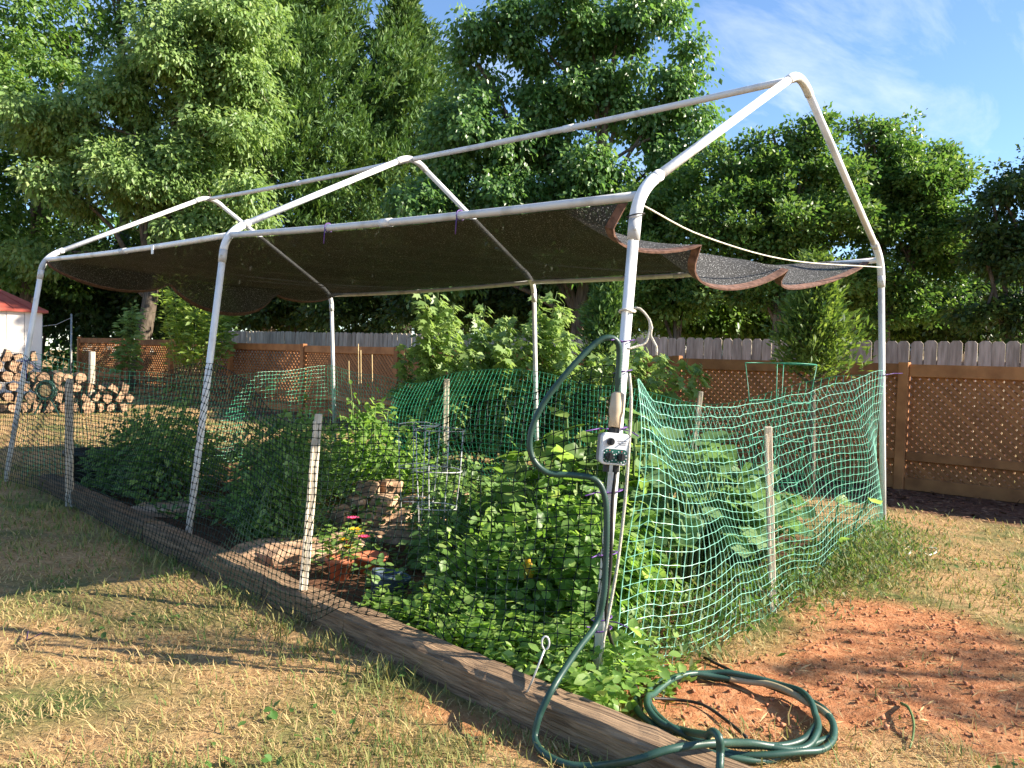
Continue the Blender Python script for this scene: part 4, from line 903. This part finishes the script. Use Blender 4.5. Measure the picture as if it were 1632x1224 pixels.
# fittings above the timer
def timer():
    c = at(976, 715, 2.93); up = unit(LA(1.5)-LA(.5)); f = unit(TC+CR*.16+np.array([0, 0, .05])); s = unit(np.cross(up, f)); f = np.cross(s, up); R = np.stack([s, f, up], 1)
    root = empty('water_timer', c); tag(root, 'white hose timer with three black knobs strapped to the corner leg', 'hose timer')
    def rbox(w, h, d, cy, name, mat, cz=0., cx=0., rc=.018):
        prof = [];
        for sx, sy, a0 in ((1, 1, 0), (-1, 1, 90), (-1, -1, 180), (1, -1, 270)):
            for k in range(6): a = rad(a0+18*k); prof.append((sx*(w/2-rc)+rc*math.cos(a), sy*(h/2-rc)+rc*math.sin(a)))
        n = len(prof); V = []
        for yy, sc in ((cy-d/2, .97), (cy-d/2+.003, 1.), (cy+d/2-.004, 1.), (cy+d/2, .95)):
            V += [c+R@np.array([cx+a*sc, yy, cz+b*sc]) for a, b in prof]
        F = [(l*n+k, l*n+(k+1) % n, (l+1)*n+(k+1) % n, (l+1)*n+k) for l in range(3) for k in range(n)]+[tuple(range(n-1, -1, -1)), tuple(3*n+k for k in range(n))]
        return obj(name, V, F, mat, root)
    rbox(.1, .112, .045, -.012, 'housing', M['grey_plastic']); rbox(.104, .115, .03, .025, 'face', M['white_plastic'])
    rbox(.086, .05, .003, .0415, 'dial_panel', M['dial_green'], -.025, 0, .012)
    for (x, z, r, nm) in ((-.022, .026, .0135, 0), (-.024, -.026, .0145, 1), (.021, -.027, .0145, 1)):
        cc = c+R@np.array([x, .042, z]); k = MB().lathe(cc, [(r*1.02, 0), (r, .012), (r*.9, .016), (.001, .016)], 20, f).build('knob', M['black_plastic'], root)
        MB().box(cc+f*.018, (.004, .005, r*1.7), R).build('grip', M['black_plastic'], k)
        if nm:
            for q in range(10):
                a = rad(-60+q*33); MB().lathe(cc+R@np.array([math.sin(a)*.0205, .0012, math.cos(a)*.0205]), [(.0022, 0), (.0022, .0012)], 8, f).build('dial_mark', M['white_plastic' if q != 2 else 'red_print'], root)
    for q, (w, z) in enumerate(((.034, .031), (.03, .024), (.026, .018))): MB().box(c+R@np.array([.024, .0408, z]), (w, .0012, .0022), R).build('small_print', M['print_grey'], root)
    MB().tube([c+up*.055, c+up*.075], .02, 16).build('inlet_collar', M['black_plastic'], root)
    for sx in (-.018, .02): MB().tube([c+s*sx-up*.055, c+s*sx-up*.085], .012, 12).build('outlet', M['black_plastic'], root)
    return c, up, s, f
tcn, tup, tsd, tf_ = timer()
q0, q1 = tcn+tup*.077, at(986, 626, 2.965)
tag(MB().tube([q0, q0+(q1-q0)*.3, q0+(q1-q0)*.45, q0+(q1-q0)*.95, q1], [.022, .023, .0275, .026, .017], 16).build('hose_connector', M['cream'], None, True), 'cream plastic hose connector on top of the timer', 'hose connector')
# black drip tubing
P = smooth_path([tcn+tsd*.02-tup*.085, at(976, 800, 2.93), at(973, 900, 2.92), at(966, 985, 2.92), gl(985, 1045, .12), gl(1008, 1085, .06), gl(1020, 1120, .02), gl(1022, 1142, .02)], .03)
tag(MB().tube(P, .0066, 8).build('drip_tubing', M['tubing'], None, True), 'black drip tubing running down the leg into the hose coil', 'tubing')
P = smooth_path([gl(1030, 1115), gl(1075, 1108), gl(1120, 1118), gl(1160, 1140), gl(1190, 1172)], .03); tag(MB().tube(P, .006, 8).build('drip_tubing', M['tubing'], None, True), 'black drip tubing lying curved on the clay inside the hose coil', 'tubing')
P = smooth_path([gl(1122, 1048), gl(1160, 1062), gl(1205, 1080)], .03); tag(MB().tube(P, .0066, 8).build('drip_tubing', M['tubing'], None, True), 'short black tubing end sticking out of the clay beyond the coil', 'tubing')
# rope down the leg
P = smooth_path([at(1003, 595, 2.95), at(1006, 640, 2.93), at(1002, 720, 2.9), at(996, 800, 2.9), at(984, 900, 2.9), at(968, 990, 2.9), at(958, 1040, 2.9), gl(952, 1085, .03), gl(962, 1105, .02), gl(972, 1115, .02)], .03)
tag(MB().tube(P, .0058, 7).build('rope', M['rope'], None, True), 'off white rope hanging straight down past the timer', 'rope')
mb = MB(); r0 = LA(1.415)
mb.tube([r0+.029*(math.cos(a)*CR+math.sin(a)*CF)+np.array([0, 0, .004*math.sin(2*a)]) for a in np.linspace(0, 2*PI, 20)], .005, 6)
mb.tube(smooth_path([at(1010, 491, 2.98), at(1020, 492, 2.97), at(1032, 505, 2.97), at(1036, 520, 2.97), at(1030, 545, 2.97), at(1012, 553, 2.97), at(1000, 556, 2.96)], .015), .005, 6)
mb.tube(smooth_path([at(1034, 507, 2.97), at(1039, 522, 2.97), at(1037, 535, 2.97), at(1046, 552, 2.97), at(1046, 566, 2.97)], .015), .005, 6)
tag(mb.build('twine', M['rope'], None, True), 'loose white twine knotted round the corner leg with dangling ends', 'twine')
def tie(label, z, leg='A', tails=(), r=.034, mat='tie', cx=0.):
    c = leg_pt(leg, z)+TC*.012; mb = MB()
    mb.tube([c+r*(math.cos(a)*CR+math.sin(a)*CF*.9)+np.array([0, 0, .006*math.cos(a)]) for a in np.linspace(0, 2*PI, 24)], .0028, 6)
    for a, b in tails:
        b = np.array(b); e = unit((b-c)*np.array([1, 1, 0])); mb.tube([c+e*r*.93, (c+e*r+b)/2+np.array([0, 0, .006]), b], .0024, 6)
    o = mb.build('twist_tie', M[mat], None, True); tag(o, label, 'twist tie', 'ties on the canopy legs'); return o
zA = lambda py: 1.876*(1-(py-305)/792.)
tie('purple twist tie at the top of the hose loop', zA(549), tails=[(at(990, 548, 2.92), at(974, 542, 2.9))])
tie('purple twist tie round hose and leg above the cream connector', zA(597))
tie('long purple twist tie sticking out both sides above the timer', zA(688), tails=[(at(965, 688, 2.9), at(934, 687, 2.86)), (at(990, 690, 2.9), at(1017, 695, 2.88))])
tie('purple twist tie where the hose meets the leg below the timer', zA(787), tails=[(at(960, 786, 2.86), at(933, 790, 2.84))], r=.037)
tie('bright purple twist tie halfway down the leg', zA(885), tails=[(at(962, 882, 2.86), at(943, 889, 2.84))], r=.037)
tie('purple twist tie with dark tail low on the leg', zA(986), tails=[(at(970, 986, 2.86), at(1000, 1000, 2.84))], r=.037)
tie('purple twist tie where the hose leaves the leg', zA(1003), tails=[(at(950, 1003, 2.84), at(935, 999, 2.82))], r=.04)
tie('purple twist tie holding the gable net to the corner leg by the fence', 1.2, 'D', [(on_y(1410, 596, -.03), on_y(1438, 595, -.05))], .032)
tie('dark tie round the top of the hose leg below the eave', 1.78, 'A', (), .032, 'tubing')
tie('blue tape tie on the leg next to the woodpile', 1.08, 'C', [(at(46, 588, 6.75), at(62, 590, 6.72)), (at(46, 592, 6.75), at(42, 604, 6.72))], .035, 'bluetie')
for px, py in ((525, 357), (735, 343)):
    c = on_x(px, py, .036); k_ = 0 if c[1] < L1 else 1; f_ = (c[1]-YS[k_])/(YS[k_+1]-YS[k_]); c = MIDP['ABC'[k_]]*(1-f_)+MIDP['ABC'[k_+1]]*f_-np.array([0, 0, .06*f_*(1-f_)]); mb = MB(); mb.tube([c+.0255*np.array([math.cos(a), 0, math.sin(a)]) for a in np.linspace(0, 2*PI, 20)], .0028, 6); mb.tube([c+np.array([-.024, 0, -.012]), c+np.array([-.028, 0, -.09])], .0025, 5)
    tag(mb.build('twist_tie', M['tie'], None, True), 'dark twist tie holding the shade cloth to the eave pipe', 'twist tie', 'ties along the eave')
c = on_x(243, 398, -.03); tag(MB().box(c, (.006, .03, .06), None, .001).build('paper_tag', M['white_plastic']), 'small white tag hanging from the eave pipe', 'tag')
# metal rod with an eye at the timber
P = smooth_path([gl(824, 1142, -.05), on_x(848, 1085, -.625), on_x(868, 1035, -.6)], .04); mb = MB(); mb.tube(P, .0032, 7)
e = P[-1]; mb.tube([e+CR*(.012*math.sin(a)+.003)+CU*(.021-.021*math.cos(a)) for a in np.linspace(0, 2*PI*.93, 20)], .0032, 7)
tag(mb.build('metal_rod', M['wire'], None, True), 'thin metal rod with looped eye leaning on the timber', 'rod')
# litter
P = [gl(705, 1070, .015), gl(722, 1090, .02), gl(731, 1103, .01)]; tag(MB().tube(P, .004, 6).build('twist_tie', M['tie'], None, True), 'dropped purple twist tie on the grass beside the timber', 'twist tie')
P = [gl(45, 1008, .02), gl(42, 1022, .03), gl(66, 1012, .02)]; tag(MB().tube(P, .003, 6).build('twist_tie', M['tie'], None, True), 'dropped purple twist tie out on the dry lawn', 'twist tie')
P = smooth_path([gl(642, 1052, .01), gl(650, 1030, .03), gl(668, 1015, .03), gl(682, 1008, .02)], .03); mb = MB(); mb.tube(P, np.linspace(.004, .0015, len(P)), 6); mb.tube([gl(652, 1026, .03), gl(664, 1030, .02)], .002, 5)
tag(mb.build('twig', M['stake'], None, True), 'pale dry twig leaning against the timber', 'twig')
mb = MB(); mb.tube(smooth_path([gl(1430, 872), gl(1452, 872), gl(1448, 882), gl(1440, 878), gl(1446, 868)], .02), .006, 6); mb.tube(smooth_path([gl(1470, 876), gl(1478, 884), gl(1492, 878), gl(1490, 872), gl(1474, 872)], .02), .006, 6)
tag(mb.build('string_scrap', M['rope'], None, True), 'scraps of white string on the lawn by the corner leg', 'string')
P = smooth_path([gl(1437, 1118, .01), gl(1448, 1130, .03), gl(1456, 1150, .03), gl(1455, 1172, .015), gl(1450, 1190, .01)], .02); tag(MB().tube(P, np.linspace(.006, .003, len(P)), 6).build('plant_stalk', M['stemg'], None, True), 'bent yellow green stalk lying on the clay', 'stalk')

# ------------------------------------------------------------------ shed, woodpile, yard things
def shed():
    c = at(-30, 590, 17); cx, cy = c[0], c[1]; z0 = .1
    corner = at(66, 590, 17.2)[:2]; hR = unit(np.array([CR[0], CR[1]])); hF = unit(np.array([CF[0], CF[1]])); 
    u = unit(-hR*.8-hF*.6); v = unit(hF*.8-hR*.6)
    def Pt(a, b, z): return np.array([*(corner+u*a+v*b), z])
    wd, dp, ze, zp = 2.6, 2.4, 1.98, 2.52
    root = empty('garden_shed', Pt(wd/2, dp/2, 0)); tag(root, 'cream metal shed with red roof behind the woodpile', 'shed')
    def panel(a0, b0, a1, b1, z0, z1, name, mat, th=.01):
        n = np.array([*( (u*(b1-b0)-v*(a1-a0)) ), 0]); n = n/np.linalg.norm(n)*th
        V = [Pt(a0, b0, z0), Pt(a1, b1, z0), Pt(a1, b1, z1), Pt(a0, b0, z1)]; V += [p+n for p in V]
        return obj(name, V, [(0, 1, 2, 3), (7, 6, 5, 4), (0, 4, 5, 1), (1, 5, 6, 2), (2, 6, 7, 3), (3, 7, 4, 0)], mat, root)
    k = 8
    for i in range(k): a0 = wd*i/k; panel(a0+.006, 0, a0+wd/k-.006, 0, 0, ze, 'wall_panel', M['shed_wall'])
    panel(0, .02, wd, .02, 0, ze-.01, 'wall', M['shed_wall']); panel(0, dp, 0, .03, 0, ze, 'wall', M['shed_wall']); panel(wd, .03, wd, dp, 0, ze, 'wall', M['shed_wall']); panel(wd, dp, 0, dp, 0, ze, 'wall', M['shed_wall'])
    ov = .1; rf = []
    # ridge runs along the depth; the near slope is a hipped front
    E = [Pt(-ov, -ov, ze), Pt(wd+ov, -ov, ze), Pt(wd+ov, dp+ov, ze), Pt(-ov, dp+ov, ze)]; r0, r1 = Pt(wd*.32, dp*.5, zp), Pt(wd*.68, dp*.5, zp)
    V = E+[r0, r1]+[p-np.array([0, 0, .05]) for p in E]; roof = obj('roof', V, [(0, 1, 5, 4), (1, 2, 5), (2, 3, 4, 5), (3, 0, 4), (0, 6, 7, 1), (1, 7, 8, 2), (2, 8, 9, 3), (3, 9, 6, 0), (9, 8, 7, 6)], M['shed_roof'], root)
    for i in range(1, 9):
        f = i/9; a = E[0]*(1-f)+E[1]*f; b = r0*(1-f)+r1*f; up = np.array([0, 0, .012]); MB().tube([a+up, b+up], .012, 6).build('roof_rib', M['shed_roof'], roof)
shed()
def log_mesh(seed, split=False):
    rng = np.random.default_rng(seed); n = 14; L = .42; prof = [(1+rng.normal(0, .09)) for _ in range(n)]; mb = MB(); V = []; 
    angs = [2*PI*k/n for k in range(n)] if not split else [PI*1.1*k/(n-1) for k in range(n)]
    for x in (-L/2, -L/2+.01, L/2-.01, L/2):
        f = .96 if abs(x) > L/2-.005 else 1
        for k in range(n): V.append((x, f*prof[k]*math.cos(angs[k]), f*prof[k]*math.sin(angs[k])-(.35 if split else 0)))
    V = [(a, b*.1, c*.1) for a, b, c in V]
    F = [(l*n+k, l*n+(k+1) % n, (l+1)*n+(k+1) % n, (l+1)*n+k) for l in range(3) for k in range(n)]; F += [tuple(range(n-1, -1, -1)), tuple(3*n+k for k in range(n))]
    me = bpy.data.meshes.new('log'); me.from_pydata(V, [], F); me.update(); me.materials.append(M['log_bark']); me.materials.append(M['log_end'])
    me.polygons[len(F)-1].material_index = 1; me.polygons[len(F)-2].material_index = 1; return me
lms = [log_mesh(s, s % 2 == 1) for s in range(7)]
rg = random.Random(8)
hR = unit(np.array([CR[0], CR[1]])); hF = unit(np.array([CF[0], CF[1]]))
wa = ground_at(-60, 657)[:2]; wb = ground_at(205, 657)[:2]; wd = unit(wb-wa); Lw = np.linalg.norm(wb-wa); fdir = unit(-hF*.78+hR*.62); axis_ang = math.atan2(fdir[1], fdir[0])
rows = 6
for r in range(rows):
    xx = .1+(.1 if r % 2 else 0)
    while xx < Lw:
        hlim = 6 if xx < Lw*.42 else (4 if xx < Lw*.72 else 3)
        if r < hlim:
            me = lms[rg.randrange(7)]; q = wa+wd*(xx+rg.uniform(-.015, .015)); s = rg.uniform(.65, 1.1)
            o = bpy.data.objects.new('firewood_log', me); col.objects.link(o); o.location = (q[0]+rg.uniform(-.03, .03), q[1], fz(q[1])+.09+.168*r); o.rotation_euler = (rg.uniform(0, 6), rg.uniform(-.05, .05), axis_ang+rg.uniform(-.12, .12)); o.scale = (rg.uniform(.9, 1.1), s, s)
            tag(o, 'cut firewood log with pale end grain stacked beside the shed', 'log', 'logs in the woodpile')
        xx += .185
# hose reel in front of the logs
c = at(75, 622, 13.0); f = -np.array([*hF, 0]); mb = MB(); root = empty('hose_reel', (c[0], c[1], c[2]-.35)); tag(root, 'round green hose reel leaning by the woodpile', 'hose reel')
MB().lathe(c, [(.1, .0), (.1, .06), (.085, .07), (.001, .07)], 24, f).build('drum', M['cane'], root)
for k in range(5): MB().tube([c+f*.03*(k % 3)+(.125+.016*(k//2))*(math.cos(a)*np.array([*hR, 0])+math.sin(a)*np.array([0, 0, 1.])) for a in np.linspace(0, 2*PI, 30)], .016, 6).build('hose_turn', M['hose'], root, True)
for s in (-1, 1): MB().tube([c, c+np.array([*(hR*.2*s), -.4])], .014, 6).build('leg', M['hose'], root)
b = at(146, 610, 14.8); b[2] = .05; tag(MB().box(b+np.array([0, 0, .55]), (.09, .09, 1.1), None, .008).build('wooden_post', M['stake']), 'short pale wooden post at the end of the woodpile', 'post')
# wire fence remnant by the shed
b = at(114, 560, 21); b[2] = .1; root = empty('wire_fence', b); tag(root, 'thin metal post with slack wire beside the shed', 'wire fence')
t = at(114, 500, 21); MB().tube([b, t], .025, 8).build('post', M['wire'], root, True)
e = at(66, 520, 21); MB().tube([t-np.array([0, 0, .1]), (t+e)/2-np.array([0, 0, .12]), e], .008, 5).build('wire', M['wire'], root)
# houses beyond the pickets
def house(name, label, corner_px, d, wdt, dep, eave, peak, seed):
    c = at(corner_px, 590, d)[:2]; u = unit(np.array([CR[0]*.96+CF[0]*.28, CR[1]*.96+CF[1]*.28])); v = np.array([-u[1], u[0]]); v = v if v@CF[:2] > 0 else -v
    def Pt(a, b, z): return np.array([*(c+u*a+v*b), z])
    root = empty(name, Pt(wdt/2, dep/2, -.2)); tag(root, label, 'house')
    V = [Pt(a, b, z) for z in (-.3, eave) for a, b in ((0, 0), (wdt, 0), (wdt, dep), (0, dep))]+[Pt(wdt/2, 0, peak), Pt(wdt/2, dep, peak)]
    obj('wall', V, [(0, 1, 5, 8, 4), (1, 2, 6, 5), (2, 3, 7, 9, 6), (3, 0, 4, 7)], M['brick'], root)
    ov = .4; sl = (peak-eave)/(wdt/2); rt = []
    for s in (0, 1):
        e0, e1 = (-ov, wdt/2) if s == 0 else (wdt+ov, wdt/2); ze = eave-sl*ov+.06
        V = [Pt(e0, -ov, ze), Pt(e1, -ov, peak+.06), Pt(e1, dep+ov, peak+.06), Pt(e0, dep+ov, ze)]; V += [p+np.array([0, 0, .12]) for p in V]
        rf = obj('roof', V, [(0, 3, 2, 1), (4, 5, 6, 7), (0, 1, 5, 4), (1, 2, 6, 5), (2, 3, 7, 6), (3, 0, 4, 7)], M['roof'], root)
        MB().tube([V[0]-np.array([*v*.03, -.04]), V[1]-np.array([*v*.03, -.04])], .1, 4).build('fascia', M['fascia'], rf)
    for a in (wdt*.25, wdt*.68):
        MB().add([Pt(a, -.04, .9), Pt(a+1, -.04, .9), Pt(a+1, -.04, 1.9), Pt(a, -.04, 1.9), Pt(a, .02, .9), Pt(a+1, .02, .9), Pt(a+1, .02, 1.9), Pt(a, .02, 1.9)], [(0, 1, 2, 3), (0, 4, 5, 1), (1, 5, 6, 2), (2, 6, 7, 3), (3, 7, 4, 0)]).build('window', M['glass'], root)
house('house', 'tan gabled neighbouring house glimpsed through leaves past the corner leg', 1470, 22, 6, 8, 1.9, 3.5, 1)
house('house', 'low grey roofed neighbouring house behind the cloth flaps', 1085, 25, 5.5, 8, 1.7, 2.6, 2)

# ------------------------------------------------------------------ grass, clods, litter on the ground
def blades(name, label, n, seed, amin, amax, rmin, rmax, hmul=1., keep=None, cat='grass', straw_len=.039):
    rng = np.random.default_rng(seed)
    az0 = math.atan2(CF[1], CF[0]); a = az0+rng.uniform(amin, amax, n); r = np.exp(rng.uniform(math.log(rmin), math.log(rmax), n))
    x = CAM[0]+r*np.cos(a); y = CAM[1]+r*np.sin(a)
    cl, bd, mu = clay_mask(x, y), bed_mask(x, y), mulch_mask(x, y)
    tuft = fbm(x*5, y*5, 31, 3)
    ok = (rng.uniform(0, 1, n) > cl*1.05-.15*(tuft > .58)) & (rng.uniform(0, 1, n) > bd*1.2) & (rng.uniform(0, 1, n) > mu*1.1)
    tx = timber_x(y); ok &= ~((x > tx-.01) & (x < tx+.145) & (y > -1.1) & (y < 5.6)) & (rng.uniform(0, 1, n) < .05+1.5*tuft**1.3)
    x, y, r, cl, tuft = x[ok], y[ok], r[ok], cl[ok], tuft[ok]; n = len(x)
    gm = fbm(x*.9, y*.9, 33, 4); near_t = np.exp(-np.abs(x-timber_x(y)+.12)/.18)*(y > .3)*(y < 7)
    gp = np.clip(sstep(.48, .68, gm)*.6+near_t*.75+.15+.3*sstep(2.2, 3.6, y)*(x < 0)+.4*sstep(4.5, 7, x)+.25*sstep(.62, .7, tuft), 0, 1)
    isg = rng.uniform(0, 1, n) < gp
    z = gz(x, y); th = rng.uniform(0, 2*PI, n); lean = np.where(isg, rng.uniform(.3, 1.1, n), rng.uniform(1.05, 1.62, n))
    L = straw_len*rng.lognormal(0, .35, n)*np.where(isg, .85+.5*near_t, 1.)*(1+.03*r)*hmul
    w = .0011*rng.uniform(.7, 1.5, n)*(.6+.28*r)*np.where(isg, 1.35, 1)
    dh = np.stack([np.cos(th), np.sin(th), 0*th], -1); upv = np.array([0, 0, 1.]); sd = np.stack([-np.sin(th), np.cos(th), 0*th], -1)
    B = np.stack([x, y, z-.003], -1); m1 = B+(dh*np.sin(lean*.7)[:, None]+upv*np.cos(lean*.7)[:, None])*(L*.5)[:, None]
    tp = m1+(dh*np.sin(lean*1.1)[:, None]+upv*np.maximum(np.cos(lean*1.1), -.15)[:, None])*(L*.5)[:, None]+sd*(rng.normal(0, .2, n)*L)[:, None]
    V = np.stack([B-sd*w[:, None], B+sd*w[:, None], m1+sd*w[:, None]*.8, m1-sd*w[:, None]*.8, tp], 1).reshape(-1, 3)
    o5 = (np.arange(n)*5)[:, None]
    F = np.concatenate([o5+np.array([0, 1, 2]), o5+np.array([0, 2, 3]), o5+np.array([3, 2, 4])], 1).reshape(-1, 3)
    ti = np.clip(np.where(isg, .78+rng.normal(0, .15, n), .15+rng.normal(0, .16, n)), 0, 1)
    o = obj(name, V, F, LM['grass'], tint=np.repeat(ti, 3), pivot=(0, 0, 0)); tag(o, label, cat, kind='stuff'); return o
blades('lawn_grass', 'short dry straw coloured lawn with green tufts around the garden', 270000, 51, -.95, .95, 1.3, 16)
def litter_gen(rng, n):
    x = rng.uniform(-.8, 2.8, n); y = rng.uniform(-1.9, .1, n); return x, y, 0*x+.006
patch('dry_straw', 'loose bits of dry straw scattered over the red clay', 'straw', 1500, litter_gen, .06, 'grass', 305, NEEDLE, lambda x, y: 0*x+.05, .03, .4)
def clover_gen(rng, n):
    x = rng.uniform(-2.2, 3.5, n); y = rng.uniform(-1.6, 4.5, n); k = (vnoise(x*2.3, y*2.3, 61) > .72) & (clay_mask(x, y) < .5) & (bed_mask(x, y) < .1) & ((x < timber_x(y)-.03) | (y < -.2)); x, y = x[k], y[k]; return x, y, rng.uniform(.008, .03, len(x))
patch('lawn_weeds', 'small broad leaved weeds dotted through the dry lawn', 'weeds', 3500, clover_gen, .03, 'weed', 306, OV, lambda x, y: 0*x+.75, .35)
def clods():
    rng = np.random.default_rng(61); n = 16000; x = rng.uniform(-.8, 2.4, n); y = rng.uniform(-2.0, .0, n); k = rng.uniform(0, 1, n) < clay_mask(x, y); x, y = x[k], y[k]; n = len(x)
    s = .0018+.011*rng.uniform(0, 1, n)**10; base = np.array([(1, 0, 0), (-1, 0, 0), (0, 1, 0), (0, -1, 0), (0, 0, 1), (0, 0, -1)], float)
    ax_ = unit(rng.normal(size=(n, 3))); bx_ = unit(np.cross(ax_, rng.normal(size=(n, 3)))); Rm_ = np.stack([ax_, bx_, np.cross(ax_, bx_)], 1)
    V = np.einsum('kj,njl->nkl', base, Rm_)*(s[:, None, None]*rng.uniform(.6, 1.3, (n, 6, 1)))+rng.normal(0, .18, (n, 6, 3))*s[:, None, None]+np.stack([x, y, gz(x, y)+s*.35], -1)[:, None]
    f = np.array([(0, 2, 4), (2, 1, 4), (1, 3, 4), (3, 0, 4), (2, 0, 5), (1, 2, 5), (3, 1, 5), (0, 3, 5)]); F = (f[None]+(np.arange(n)*6)[:, None, None]).reshape(-1, 3)
    o = obj('clay_clods', V.reshape(-1, 3), F, M['clod'], pivot=(0, 0, 0)); tag(o, 'crumbly clods of red clay soil around the hose coil', 'soil', kind='stuff')
clods()
def chips():
    rng = np.random.default_rng(62); n = 2600; x = rng.uniform(5.0, 6.5, n); y = rng.uniform(-3.5, 3, n)
    C = np.stack([x, y, gz(x, y)+.008], -1); V, F, m = leaves(C, np.stack([rng.normal(size=n), rng.normal(size=n), rng.normal(0, .15, n)], -1), np.array([0, 0, 1.])+rng.normal(0, .3, (n, 3)), rng.uniform(.03, .09, n), NEEDLE, rng, 1.6)
    o = obj('bark_mulch', V, F, M['mulchchip'], pivot=(0, 0, 0)); tag(o, 'brown bark mulch along the foot of the lattice fence', 'mulch', kind='stuff')
chips()
print('slats', nsl, 'objects', len(bpy.data.objects))
